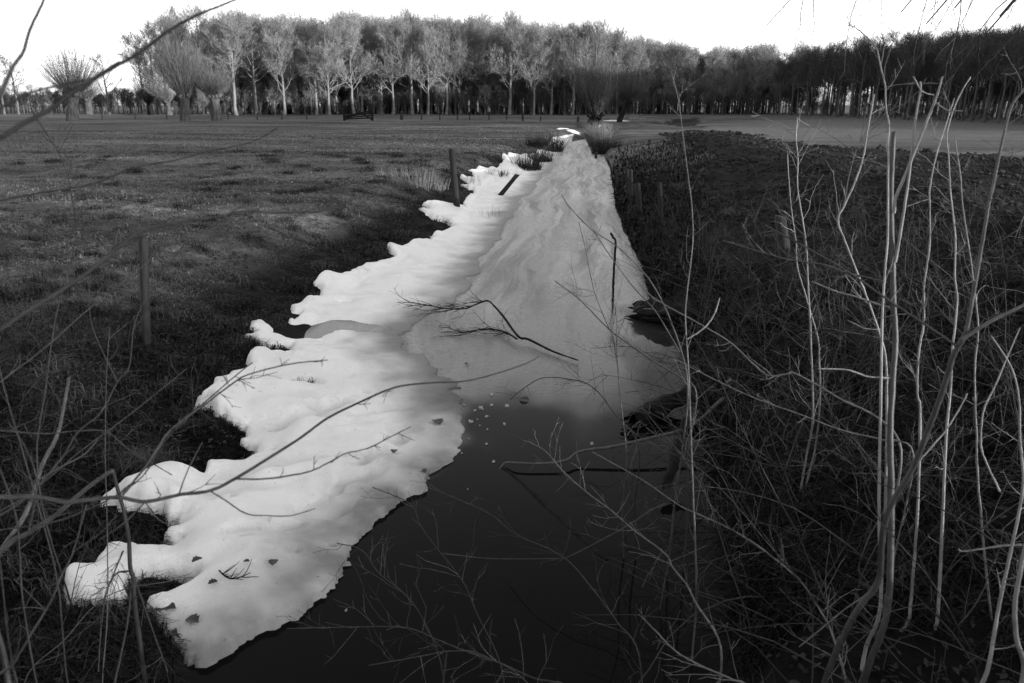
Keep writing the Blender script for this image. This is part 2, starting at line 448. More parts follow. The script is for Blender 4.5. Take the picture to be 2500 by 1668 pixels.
b.inputs['IOR'].default_value = 1.33
nt.links.new(remap(al, 0.0, 0.2, 0.05, 0.45), b.inputs['Specular IOR Level'])
bp = N('ShaderNodeBump'); bp.inputs['Distance'].default_value = 0.02
nt.links.new(remap(al, 0.03, 0.2, 0.0, 0.9), bp.inputs['Strength'])
nt.links.new(op('ADD', rip, op('MULTIPLY', streak, 0.8)), bp.inputs['Height']); nt.links.new(bp.outputs[0], b.inputs['Normal'])
my, mx = IX.shape
ii = (np.arange(my - 1)[:, None] * mx + np.arange(mx - 1)[None]).ravel()
w_o = mesh_np('water', np.stack([IX, IY, IZ], -1).reshape(-1, 3), [np.stack([ii, ii + 1, ii + mx + 1, ii + mx], -1)], im, None,
              {'ice': alb.ravel(), 'u': UU.ravel(), 'v': VV.ravel()}, True)
tag(w_o, 'ditch water half covered by grey thawing ice', 'water', kind='structure')

# ------------------------------------------------------------------ snow on the left side of the ditch
SN_L = [(1310, 296), (1283, 297), (1295, 308), (1272, 318), (1258, 333), (1240, 345), (1225, 358), (1180, 357), (1150, 362), (1160, 372), (1145, 386), (1110, 391), (1075, 393), (1092, 405), (1062, 412),
        (1082, 424), (1060, 426), (1078, 437), (1098, 441), (1066, 455), (1063, 470), (1070, 487), (1025, 481), (965, 472), (985, 487), (962, 484), (985, 499), (1018, 510), (1042, 524), (1010, 535), (983, 539),
        (988, 547), (935, 568), (890, 573), (897, 592), (862, 602), (815, 627), (835, 632), (770, 641), (725, 653), (722, 660), (735, 668), (722, 684), (690, 701), (668, 712), (688, 728), (655, 750), (640, 757),
        (600, 745), (565, 748), (570, 765), (582, 790), (610, 802), (630, 795), (664, 797), (662, 833), (640, 828), (612, 815), (570, 814), (552, 835), (562, 850), (520, 872), (480, 890), (463, 915), (440, 935), (482, 941),
        (520, 960), (545, 985), (570, 1025), (572, 1042), (566, 1066), (470, 1076), (463, 1106), (440, 1108), (395, 1104), (340, 1111), (270, 1132), (205, 1162), (262, 1179), (330, 1186), (375, 1196), (410, 1216),
        (424, 1236), (388, 1275), (355, 1281), (300, 1270), (245, 1268), (215, 1290), (175, 1320), (152, 1350), (155, 1396), (200, 1389), (240, 1379), (268, 1386), (276, 1368), (272, 1352), (320, 1337), (400, 1341),
        (432, 1347), (440, 1358), (375, 1390), (366, 1407), (382, 1440), (405, 1470), (420, 1512)]
SN_S = [(420, 1512), (462, 1519), (495, 1508), (545, 1470), (600, 1440), (650, 1416), (690, 1400), (722, 1374), (765, 1330), (790, 1282), (806, 1240), (850, 1196), (902, 1155), (942, 1130), (982, 1090), (1030, 1055), (1050, 1020), (1057, 960), (1057, 905)]
SN_R = [(1057, 905), (1035, 870), (1000, 840), (940, 800), (925, 770), (960, 740), (1010, 712), (1065, 668), (1090, 630), (1105, 600), (1130, 560), (1165, 510), (1195, 465), (1225, 430), (1250, 400), (1275, 370), (1297, 345), (1312, 322), (1318, 305), (1310, 296)]
def trace_land(pts):
    p = np.array(pts, float) * k_
    return G(p[:, 0], p[:, 1])[:, :2]
pl, ps, pr = trace_land(SN_L), G0(SN_S, 0.03), G0(SN_R, 0.02)
_r = np.random.default_rng(9)
pr = np.concatenate([[a + (c - a) * j / 5 + (_r.normal(0, 0.05, 2) if j else 0) for j in range(5)] for a, c in zip(pr[:-1], pr[1:])] + [pr[-1:]])
def crinkle(p, amp, n=4, seed=1):
    out = []
    r = np.random.default_rng(seed)
    for a, c in zip(p[:-1], p[1:]):
        L = np.linalg.norm(c - a)
        for j in range(n):
            out.append(a + (c - a) * j / n + (r.normal(size=2) * min(amp, 0.12 * L) if j else 0))
    out.append(p[-1]); return np.array(out)
pl = crinkle(pl, 0.035, 3, 1); ps = crinkle(crinkle(ps, 0.035, 2, 2), 0.012, 5, 3)
snow_poly = np.concatenate([pl, ps[1:], pr[1:]])
sy = 2.35 * np.exp(np.linspace(0, 1, 760) * math.log(70 / 2.35))
su = np.linspace(0, 1, 230)
A = XL(sy) - 1.9 + 0.8 * sstep((sy - 8) / 6); B_ = XL(sy) + np.interp(sy, [2, 5, 9, 20, 70], [2.4, 2.4, 2.3, 2.6, 2.6])
SX = A[:, None] + (B_ - A)[:, None] * su[None]; SY = np.broadcast_to(sy[:, None], SX.shape).copy()
wz = 1.0 + 0.06 * SY
_wk = 0.15 + 0.85 * sstep(segdist(SX, SY, ps) / 0.5)
wz = wz * 1.0
WX = SX + _wk * ((fbm(SX * 5 / wz, SY * 5 / wz, 141, 2) - 0.5) * 0.16 + (fbm(SX * 16 / wz, SY * 16 / wz, 143, 2) - 0.5) * 0.07) * wz ** 0.5
WY = SY + _wk * ((fbm(SX * 5 / wz, SY * 5 / wz, 145, 2) - 0.5) * 0.16 + (fbm(SX * 16 / wz, SY * 16 / wz, 147, 2) - 0.5) * 0.07) * wz ** 0.5
ins = inpoly(WX, WY, snow_poly)
dL = segdist(WX, WY, pl); dS = segdist(WX, WY, ps); dR = segdist(WX, WY, pr)
dall = np.minimum(np.minimum(dL, dS), dR)
sd = np.where(ins, dall, -dall)
base = np.maximum(land(SX, SY), 0.0)
lip = np.clip(dL / 0.11, 0, 1); lip = np.sqrt(1 - (1 - lip) ** 2)
hum = fbm(SX * 1.6, SY * 1.6, 71, 3)
T = (0.05 + 0.15 * sstep((hum - 0.2) / 0.6)) * lip
T *= 0.22 + 0.78 * sstep(dS / 0.55)
T *= sstep(dR / 1.7)
T += 0.02 * np.clip(dS / 0.05, 0, 1) * (dS < dR)
pool = on_plane(np.array([700, 755, 806, 857, 905, 930, 857, 819, 781, 735.]), np.array([822, 792, 778, 778, 790, 802, 800, 803, 818, 828.]), 0.02)[:, :2]
pin = inpoly(SX, SY, pool); pd = segdist(SX, SY, np.concatenate([pool, pool[:1]]))
spd = np.where(pin, -pd, pd)
T = T * sstep(spd / 0.22) - 0.05 * sstep(-spd / 0.05)
base = np.where(pin | (pd < 0.25), base * sstep(np.where(pin, 0, pd) / 0.25), base)
def dent(px, py, rx, ry, dep, rot=0.0):
    global T
    q = on_plane(np.array([px]), np.array([py]), 0.12)[0]
    dx = SX - q[0]; dy = SY - q[1]
    c, s = math.cos(rot), math.sin(rot)
    e = ((c * dx + s * dy) / rx) ** 2 + ((-s * dx + c * dy) / ry) ** 2
    T = T - 1.7 * dep * np.exp(-e ** 1.8)
def SX2(a): return a
for a in [(628, 1290, .16, .07, .09, .5), (700, 1262, .10, .05, .05, .3), (740, 912, .14, .07, .16, 0.1), (690, 1028, .09, .07, .08, 0), (790, 990, .2, .08, .07, .7), (770, 1012, .12, .06, .04, .4), (820, 975, .1, .06, .05, .8),
          (905, 1135, .12, .1, .05, .8), (860, 1180, .14, .1, .05, .8), (820, 1215, .13, .1, .05, .8), (745, 1210, .08, .06, .05, .5), (945, 1080, .15, .1, .04, .7), (870, 1020, .2, .1, .04, .6), (930, 985, .25, .08, .035, .5), (850, 720, .15, .08, .05, 0),
          (950, 700, .2, .08, .04, 0), (1030, 660, .2, .1, .04, 0), (1100, 575, .3, .1, .08, .2), (1050, 640, .25, .08, .06, .1), (890, 700, .2, .1, .05, .1), (1080, 580, .2, .12, .06, 0), (980, 670, .3, .08, .04, 0), (1180, 500, .3, .2, .06, 0), (700, 1120, .5, .12, .05, .4), (560, 1200, .3, .1, .05, .2)]:
    dent(*a)
rt = np.random.default_rng(44)
for t in np.linspace(0, 1, 17):                          # two trails of prints
    dent(738 + 270 * t + rt.normal(0, 9), 1225 - 210 * t + rt.normal(0, 9), rt.uniform(.06, .10), rt.uniform(.05, .08), rt.uniform(.035, .065), 0.8)
for t in np.linspace(0, 1, 15):
    dent(690 + 290 * t + rt.normal(0, 7), 1025 - 120 * t + rt.normal(0, 7), rt.uniform(.05, .09), rt.uniform(.04, .06), rt.uniform(.035, .07), 0.6)
for t in range(40):
    dent(rt.uniform(450, 1150), rt.uniform(600, 1400), rt.uniform(.02, .06), rt.uniform(.02, .05), rt.uniform(.01, .03), rt.uniform(0, 3))
T = T + (fbm(SX * 7, SY * 7, 81, 3) - 0.5) * 0.012 * lip + (fbm(SX * 3.1, SY * 2.2, 83, 2) - 0.5) * 0.045 * lip * sstep(dS / 0.3) * sstep(dR / 0.5)
T = np.where(spd < 0.12, T, np.maximum(T, 0.012))
SZ = np.where(ins, base + T, base - np.clip(-sd * 1.2, 0.0, 0.15) - 0.012)
q_ok = (sd > -0.10)
my, mx = SX.shape
ii = (np.arange(my - 1)[:, None] * mx + np.arange(mx - 1)[None])
keep = (q_ok[:-1, :-1] & q_ok[1:, 1:] & q_ok[1:, :-1] & q_ok[:-1, 1:])
ii = ii[keep].ravel()
wet = np.clip((1 - sstep((dS - 0.02) / (0.28 + 0.5 * fbm(SX * 1.5, SY * 1.5, 95, 2)))) * (0.45 + 0.9 * fbm(SX * 5, SY * 5, 91, 4)), 0, 1)
edge = 1 - sstep(dR / 0.8 + (fbm(SX * 2.5, SY * 2.5, 97, 3) - 0.5) * 0.5 * sstep(dR / 0.3))
under = ice_albedo(SX, SY) + 0.02
sm = bpy.data.materials.new('old_snow'); sm.use_nodes = True
nt = sm.node_tree; b = nt.nodes['Principled BSDF']; b.inputs['Roughness'].default_value = 0.65; b.inputs['Specular IOR Level'].default_value = 0.25
tc = N('ShaderNodeTexCoord'); pos = tc.outputs['Object']
dirt = remap(noise_at(pos, 2.2, 8, 0.65), 0.45, 0.75, 1.0, 0.86)
speck = remap(noise_at(pos, 42, 3, 0.6), 0.69, 0.74, 1.0, 0.35)
c = op('MULTIPLY', op('MULTIPLY', mix(attr('edge'), mix(attr('wet'), 0.71, 0.18), attr('under')), dirt), speck)
nt.links.new(c, b.inputs['Base Color'])
bp = N('ShaderNodeBump'); bp.inputs['Strength'].default_value = 0.8; bp.inputs['Distance'].default_value = 0.016
nt.links.new(op('ADD', op('MULTIPLY', noise_at(pos, 60, 5, 0.75), 0.6), op('MULTIPLY', noise_at(pos, 9, 4, 0.6), 1.6)), bp.inputs['Height']); nt.links.new(bp.outputs[0], b.inputs['Normal'])
V = np.stack([SX, SY, SZ], -1).reshape(-1, 3)
F = np.stack([ii, ii + 1, ii + mx + 1, ii + mx], -1)
used = np.unique(F); rm = np.full(len(V), -1); rm[used] = np.arange(len(used))
sn = mesh_np('snow', V[used], [rm[F]], sm, None, {'wet': wet.ravel()[used], 'edge': edge.ravel()[used], 'under': under.ravel()[used]}, True)
tag(sn, 'melting white snow lying along the left edge of the ditch', 'snow', kind='stuff')
def snow_z(x, y):
    i = np.clip(np.searchsorted(sy, y), 1, len(sy) - 1)
    j = int(np.argmin(np.abs(SX[i] - x)))
    return float(max(SZ[i, j], 0.0))

# ------------------------------------------------------------------ grass
def blades_mesh(name, x, y, h, w, lean, tone, material, label, cat='grass', seg=3):
    n = len(x); z = ground_z(x, y) - 0.015
    az = RNG.uniform(0, 2 * math.pi, n)
    d = np.stack([np.cos(az), np.sin(az), np.zeros(n)], -1)
    s = np.stack([-np.sin(az), np.cos(az), np.zeros(n)], -1)
    s2 = unit(s + RNG.normal(size=s.shape) * 0.4)
    p0 = np.stack([x, y, z], -1)
    ln = lean[:, None]; hh = h[:, None]
    up = np.array([0, 0, 1.0])
    p1 = p0 + (d * ln * 0.35 + up * np.sqrt(np.clip(1 - (ln * .6) ** 2, .1, 1))) * hh * 0.5
    p2 = p0 + (d * ln + up * np.clip(1 - ln * 0.75, 0.08, 1)) * hh
    W = w[:, None]
    V = np.stack([p0 - s2 * W, p0 + s2 * W, p1 - s2 * W * .8, p1 + s2 * W * .8, p2], 1).reshape(-1, 3)
    k = np.arange(n)[:, None] * 5
    q = np.concatenate([k + 0, k + 1, k + 3, k + 2], 1); t = np.concatenate([k + 2, k + 3, k + 4], 1)
    o = mesh_np(name, V, [t, q], material, None, {'tone': np.repeat(tone, 5)}, False)
    return tag(o, label, cat, kind='stuff')
def scatter(n, y0, y1, side):
    """positions with a density that falls with distance"""
    y = np.exp(RNG.uniform(math.log(y0), math.log(y1), n))
    sp = y * 0.80 + 2.5
    if side < 0:
        x = XL(y) - RNG.uniform(0, 1, n) ** 1.2 * (sp + XL(y)).clip(2.0)
    else:
        x = XR(y) + 0.02 + RNG.uniform(0, 1, n) ** 1.2 * (sp - XR(y)).clip(2.0)
    return x, y
x, y = scatter(190000, 2.3, 80, -1)
cl = fbm(x * 2.4, y * 2.4, 101, 3)
pale = fbm(x * 0.1 + 4, y * 0.45, 103, 3)
dlx = XL(y) - x
h = (0.03 + 0.11 * cl) * (0.8 + 0.012 * y).clip(0.8, 1.3) * (0.7 + 0.6 * RNG.random(len(x)))
tone = np.clip(0.06 + 0.5 * sstep((dlx - 0.6) / 2.6) * sstep((y - 3) / 7) + (pale - 0.5) * 0.9 + 0.12 * sstep((y - 8) / 12) + RNG.normal(0, 0.16, len(x)), 0, 1)
keep = (cl > 0.30) & ~inpoly(x, y, snow_poly) & (RNG.random(len(x)) > sstep((y - 35) / 45))
x, y, h, tone, cl = x[keep], y[keep], h[keep], tone[keep], cl[keep]
blades_mesh('grass', x, y, h, 0.0018 + 0.00042 * y, np.clip(RNG.normal(0.95, 0.25, len(x)), 0.1, 1.25), tone, M_grass, 'tousled dark winter grass on the left pasture and bank')
x, y = scatter(110000, 3.0, 45, 1)
cl = fbm(x * 2.0, y * 2.0, 111, 3); sm_ = soil_mask(x, y); drx = x - XR(y)
h = (0.06 + 0.16 * cl) * (0.7 + 0.05 * y).clip(0.8, 1.7) * (0.7 + 0.6 * RNG.random(len(x)))
tone = np.clip(0.02 + 0.34 * sstep((drx - 0.3) / 1.5) * sstep((y - 6) / 8) + RNG.normal(0, 0.15, len(x)), 0, 1)
keep = (cl > 0.36) & (sm_ < 0.5) & (drx < 9) & (RNG.random(len(x)) > sstep((y - 18) / 26))
x, y, h, tone = x[keep], y[keep], h[keep], tone[keep]
blades_mesh('grass', x, y, h, 0.0022 + 0.00065 * y, np.clip(RNG.normal(0.7, 0.28, len(x)), 0.1, 1.25), tone, M_grass_r, 'rough dark grass on the right bank of the ditch')

for sd_, nn, y1, nm in ((-1, 60000, 8.0, 'matted dead grass strands on the near left bank'), (1, 60000, 9.0, 'matted dead grass strands on the near right bank')):
    x, y = scatter(nn, 2.2, y1, sd_)
    cl = fbm(x * 1.7, y * 1.7, 121, 3)
    keep = (cl > 0.40) & ~inpoly(x, y, snow_poly)
    x, y, cl = x[keep], y[keep], cl[keep]
    blades_mesh('grass', x, y, RNG.uniform(0.06, 0.20, len(x)), 0.0012 + 0.0003 * y, np.clip(RNG.normal(1.05, 0.15, len(x)), 0.5, 1.25), np.clip(RNG.normal(0.12 if sd_ > 0 else 0.2, 0.16, len(x)) + (cl - .5) * 0.4, 0, 1), M_grass_r, nm)

nc = 420                                                  # tussocks on the left bank and pasture
cy_ = np.exp(RNG.uniform(math.log(3.2), math.log(34), nc)); cx_ = XL(cy_) - 0.3 - RNG.random(nc) ** 1.3 * (cy_ * 0.75 + 2.0)
nb_ = 110; x = np.repeat(cx_, nb_) + RNG.normal(0, 0.07, nc * nb_) * np.repeat(0.7 + 0.05 * cy_, nb_); y = np.repeat(cy_, nb_) + RNG.normal(0, 0.07, nc * nb_) * np.repeat(0.7 + 0.05 * cy_, nb_)
tn_ = np.repeat(np.clip(RNG.normal(0.22, 0.16, nc) + 0.12 * sstep((cy_ - 7) / 8), 0.02, 0.6), nb_)
keep = ~inpoly(x, y, snow_poly) & (XL(y) - x > 0.05)
blades_mesh('grass', x[keep], y[keep], RNG.uniform(0.08, 0.24, keep.sum()), 0.0014 + 0.0003 * y[keep], np.clip(RNG.normal(0.85, 0.2, keep.sum()), 0.2, 1.2), np.clip(tn_[keep] + RNG.normal(0, 0.1, keep.sum()), 0, 1), M_grass, 'rough tussocks dotted over the left bank and pasture')

def tuft(name, c, n, h, spread, material, label, cat, group=None, lean=0.22, w=0.012, tone=0.4):
    o = empty(name, (c[0], c[1], ground_z(c[0], c[1])), label, cat, group)
    a = RNG.uniform(0, 2 * math.pi, n); r = spread * np.sqrt(RNG.random(n))
    S = np.stack([np.cos(a) * r, np.sin(a) * r, np.full(n, -0.08)], -1)
    D = np.stack([np.cos(a) * lean * (0.3 + r / spread), np.sin(a) * lean * (0.3 + r / spread), np.ones(n)], -1) + RNG.normal(size=(n, 3)) * 0.12
    P, R = grow(S, D, h * RNG.uniform(0.5, 1.05, n), np.full(n, w), np.full(n, 0.001), 4, -0.05, 0.09)
    bf = Buf(); bf.tubes(P, R, 3, np.clip(RNG.normal(tone, 0.2, n), 0, 1)); bf.build('blades', material, o, False)
    return o

ORD = ['first', 'second', 'third', 'fourth', 'fifth', 'sixth', 'seventh', 'eighth', 'ninth', 'tenth', 'eleventh', 'twelfth', 'thirteenth', 'fourteenth', 'fifteenth', 'sixteenth', 'seventeenth', 'eighteenth', 'nineteenth', 'twentieth'] + ['twenty-' + w for w in ('first', 'second', 'third', 'fourth', 'fifth', 'sixth', 'seventh', 'eighth', 'ninth')] + ['thirtieth'] + ['thirty-' + w for w in ('first', 'second', 'third', 'fourth', 'fifth', 'sixth')]
# ------------------------------------------------------------------ trees
def tree_mesh(seed, H, trunk_r, clear, nl, nb, ntw, nf, spread, fw=0.028, up=0.16, bark=M_bark, twig=M_twig, lean=0.0):
    r = np.random.default_rng(seed)
    m = 10
    t = np.linspace(0, 1, m)
    P0 = np.stack([np.cumsum(r.normal(0, 0.012 * H * 0.3, m)) + lean * t * H, np.cumsum(r.normal(0, 0.012 * H * 0.3, m)), t * H * 0.82 - 0.2], -1)[None]
    P0[:, 0, :2] = 0
    R0 = (trunk_r * (1 - t) ** 0.8 + 0.03)[None]; R0[0, 0] *= 1.35
    tb, cb = Buf(), Buf()
    tb.tubes(P0, R0, 9, 0.65)
    S, D, pr_, tt, _ = sprout(P0, R0, nl, clear, 0.98, 52, 12, r)
    L = spread * H * (1.15 - 0.75 * (tt - clear) / (1 - clear)) * r.uniform(0.7, 1.15, nl)
    P1, R1 = grow(S, D, L, np.minimum(pr_ * 0.55, trunk_r * 0.42), np.full(nl, 0.022), 7, up, 0.16, r)
    tb.tubes(P1, R1, 5, 0.6)
    S, D, pr_, tt, _ = sprout(P1, R1, nb, 0.2, 1.0, 42, 14, r)
    L = 0.15 * H * r.uniform(0.5, 1.1, len(S)) * (1.1 - 0.45 * tt)
    P2, R2 = grow(S, D, L, np.maximum(pr_ * 0.6, 0.02), np.full(len(S), 0.010), 5, up * 0.9, 0.18, r)
    cb.tubes(P2, R2, 3, 0.6)
    S, D, pr_, tt, _ = sprout(P2, R2, ntw, 0.15, 1.0, 40, 15, r)
    L = 0.065 * H * r.uniform(0.5, 1.1, len(S))
    P3, R3 = grow(S, D, L, np.full(len(S), 0.014), np.full(len(S), 0.005), 3, up * 0.8, 0.2, r)
    cb.tubes(P3, R3, 3, np.clip(r.normal(0.5, 0.2, len(S)), 0, 1))
    S, D, pr_, tt, _ = sprout(P3, R3, nf, 0.1, 1.0, 38, 16, r)
    L = 0.035 * H * r.uniform(0.5, 1.2, len(S))
    E = S + unit(D + np.array([0, 0, up * 1.5])) * L[:, None]
    cb.blades(S, E, np.full(len(S), fw / 2), np.clip(r.normal(0.5, 0.22, len(S)), 0, 1))
    return tb, cb
def proto(name, *a, **k):
    bark = k.pop('bark', M_bark); twig = k.pop('twig', M_twig)
    tb, cb = tree_mesh(*a, **k)
    t = tb.build('trunk', bark); c = cb.build('crown', twig)
    COL.objects.unlink(t); COL.objects.unlink(c)
    return t.data, c.data
def place_tree(pr_, name, x, y, scale, rz, label, cat='tree', group=None, sz=None):
    o = empty(name, (x, y, ground_z(x, y) - 0.05), label, cat, group)
    o.rotation_euler = (0, 0, rz); o.scale = (scale, scale, sz or scale)
    for nm, d in zip(('trunk', 'crown'), pr_):
        c = bpy.data.objects.new(nm, d); COL.objects.link(c); c.parent = o
    return o
beech = [proto('b', 100 + i, 19.0, 0.27, (0.24, 0.33, 0.22, 0.36)[i], 22, 9, 8, 9, 0.38, fw=0.020) for i in range(4)]
beech_d = [proto('d', 150 + i, 19.0, 0.27, (0.22, 0.28)[i], 24, 9, 8, 9, 0.40, fw=0.020, bark=M_bark_m) for i in range(2)]
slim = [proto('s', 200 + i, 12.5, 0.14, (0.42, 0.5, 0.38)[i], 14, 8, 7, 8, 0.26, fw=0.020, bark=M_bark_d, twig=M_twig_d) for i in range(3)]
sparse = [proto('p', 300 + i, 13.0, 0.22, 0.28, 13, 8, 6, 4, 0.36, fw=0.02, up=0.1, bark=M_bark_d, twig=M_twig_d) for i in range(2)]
# far wood across the field, front row: edge near y = 154, tree tops following the photographed skyline
def wood_h(px):
    return np.interp(px, [360, 420, 520, 660, 780, 900, 1000, 1150, 1280, 1400, 1480, 1540, 1600, 1700], [92, 55, 30, 38, 50, 40, 42, 52, 55, 65, 80, 98, 102, 108])
row = np.arange(385, 1600, 37.0)
trees_lbl = {0: 'leftmost tall bare tree of the far wood, beside the clipped willow heads', }
notable = {600: 'tallest pale trunk of the far wood, spreading limbs just right of the pollard willows'}
k = 0
for j, px in enumerate(row):
    px = px + RNG.uniform(-17, 17)
    Yd = 157 + RNG.uniform(-5, 8) + (8 if px < 480 else 0)
    xx = (px - 1250) / FPX * (Yd * CP + 0.55) / CP * 0.999
    top = (255 - wood_h(px)) / FPX * Yd + 1.9
    s = top / 19.0 * RNG.uniform(0.84, 1.06)
    lab = 'bare tree, %s counted from the left in the front row of the far wood' % ORD[j]
    place_tree(beech[int(RNG.integers(4))] if RNG.random() < (0.35 if px < 860 else 0.08) else beech_d[int(RNG.integers(2))], 'bare_tree', xx, Yd, s, RNG.uniform(0, 6.28), lab, 'tree', 'front trees of the far wood')
b0 = place_tree(beech[1], 'bare_tree', (603 - 1250) / FPX * 150, 150, 0.98, 1.0, 'bright sunlit trunk with forking limbs just right of the pollard willows', 'tree', 'front trees of the far wood')
b0.scale = (1.15, 1.15, 0.98)
place_tree(beech[2], 'bare_tree', (822 - 1250) / FPX * 149, 149, 0.9, 2.0, 'slim pale sunlit trunk left of the wooden gate at the wood edge', 'tree', 'front trees of the far wood')
place_tree(beech[0], 'bare_tree', (716 - 1250) / FPX * 151, 151, 0.95, 4.0, 'pale sunlit tree midway between pollard willows and wooden gate', 'tree', 'front trees of the far wood')
# right-hand wood, edge along x = 48
for y_ in np.arange(60, 152, 3.6):
    for r_ in range(2):
        xx = 49 + r_ * 4.2 + RNG.uniform(-1.2, 1.2); yy = y_ + RNG.uniform(-1.3, 1.3)
        hh = np.interp(yy, [55, 75, 90, 120, 150], [11.2, 10.8, 10.6, 11.8, 12.5]) * RNG.uniform(0.92, 1.06)
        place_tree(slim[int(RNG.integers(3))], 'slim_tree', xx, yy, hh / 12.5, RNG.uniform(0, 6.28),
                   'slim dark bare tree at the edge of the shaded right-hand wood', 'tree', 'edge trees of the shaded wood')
# the mass of both woods behind their edges
def joined(name, pr_):
    me = bpy.data.meshes.new(name)
    import bmesh as bm_
    b_ = bm_.new(); b_.from_mesh(pr_[0]); n0 = len(b_.faces); b_.from_mesh(pr_[1])
    b_.faces.ensure_lookup_table()
    for f in b_.faces[n0:]: f.material_index = 1
    b_.to_mesh(me); b_.free()
    me.materials.append(pr_[0].materials[0]); me.materials.append(pr_[1].materials[0])
    return me
def woodland(name, pts, sc, protos, label):
    src = bpy.data.collections.new(name + '_kinds')
    for i, p in enumerate(protos):
        src.objects.link(bpy.data.objects.new('tree_kind', joined('tree_kind', p)))
    me = bpy.data.meshes.new(name); me.from_pydata([tuple(p) for p in pts], [], [])
    a = me.attributes.new('size', 'FLOAT', 'POINT'); a.data.foreach_set('value', np.asarray(sc, np.float32))
    o = bpy.data.objects.new(name, me); COL.objects.link(o)
    ng = bpy.data.node_groups.new(name, 'GeometryNodeTree')
    ng.interface.new_socket('Geometry', in_out='INPUT', socket_type='NodeSocketGeometry')
    ng.interface.new_socket('Geometry', in_out='OUTPUT', socket_type='NodeSocketGeometry')
    gi = ng.nodes.new('NodeGroupInput'); go = ng.nodes.new('NodeGroupOutput')
    ip = ng.nodes.new('GeometryNodeInstanceOnPoints'); ci = ng.nodes.new('GeometryNodeCollectionInfo')
    ci.inputs['Collection'].default_value = src; ci.inputs['Separate Children'].default_value = True; ci.inputs['Reset Children'].default_value = True
    rv = ng.nodes.new('FunctionNodeRandomValue'); rv.data_type = 'FLOAT_VECTOR'
    rv.inputs[0].default_value = (0, 0, 0); rv.inputs[1].default_value = (0, 0, 6.283)
    na = ng.nodes.new('GeometryNodeInputNamedAttribute'); na.data_type = 'FLOAT'; na.inputs['Name'].default_value = 'size'
    ri = ng.nodes.new('FunctionNodeRandomValue'); ri.data_type = 'INT'; ri.inputs[4].default_value = 0; ri.inputs[5].default_value = len(protos) - 1; ri.inputs['Seed'].default_value = 5
    ip.inputs['Pick Instance'].default_value = True
    L = ng.links.new
    L(gi.outputs[0], ip.inputs['Points']); L(ci.outputs[0], ip.inputs['Instance']); L(rv.outputs[0], ip.inputs['Rotation'])
    L(na.outputs[0], ip.inputs['Scale']); L(ri.outputs[2], ip.inputs['Instance Index']); L(ip.outputs[0], go.inputs[0])
    md = o.modifiers.new('trees', 'NODES'); md.node_group = ng
    return tag(o, label, 'wood', kind='stuff')
pts, scs = [], []
for r_ in range(7):
    for xx in np.arange(-66 + r_ * 2, 60, 3.5):
        yy = 162 + r_ * 5 + RNG.uniform(-2, 2); x2 = xx + RNG.uniform(-2, 2)
        px = 1250 + x2 / yy * FPX
        top = (255 - wood_h(px)) / FPX * yy + 1.5
        pts.append((x2, yy, 0.4)); scs.append(max(top, 8) / 19.0 * RNG.uniform(0.76, 1.0))
for xx in np.arange(-64, 60, 1.9):
    pts.append((xx + RNG.uniform(-1, 1), 160 + RNG.uniform(-3, 6), 0.2)); scs.append(RNG.uniform(0.25, 0.5))
    for r_ in range(6):
        pts.append((xx + RNG.uniform(-1, 1), 168 + 7 * r_ + RNG.uniform(-3, 3), 0.2)); scs.append(RNG.uniform(0.45, 0.65))
woodland('wood_interior', pts, scs, beech[:1] + beech_d * 3, 'depth of the far bare wood behind its front row')
pts, scs = [], []
for r_ in range(11):
    for yy in np.arange(-110, 172, 4.2):
        if yy < 42 and (r_ > 4 or RNG.random() < (0.66 if yy < 2 else 0.5)): continue  # unseen stretch thinned so that dappled low sun reaches the foreground
        xx = 57 + r_ * 4.4 + RNG.uniform(-1.6, 1.6); y2 = yy + RNG.uniform(-1.6, 1.6)
        near = 1 - sstep((y2 - 30) / 30)
        hh = 11.5 + 0.45 * r_ * (1 + near) + 3 * near
        pts.append((xx, y2, 0.4)); scs.append(hh / 12.5 * RNG.uniform(0.9, 1.06))
for r_ in range(6):  # understory added inside the wood to block the low sun
    for yy in np.arange(42, 172, 2.2):
        pts.append((66 + r_ * 6 + RNG.uniform(-2, 2), yy + RNG.uniform(-1.5, 1.5), 0.2)); scs.append(RNG.uniform(0.35, 0.62))
woodland('wood_interior', pts, scs, slim, 'depth of the dark slim-trunked wood on the right')

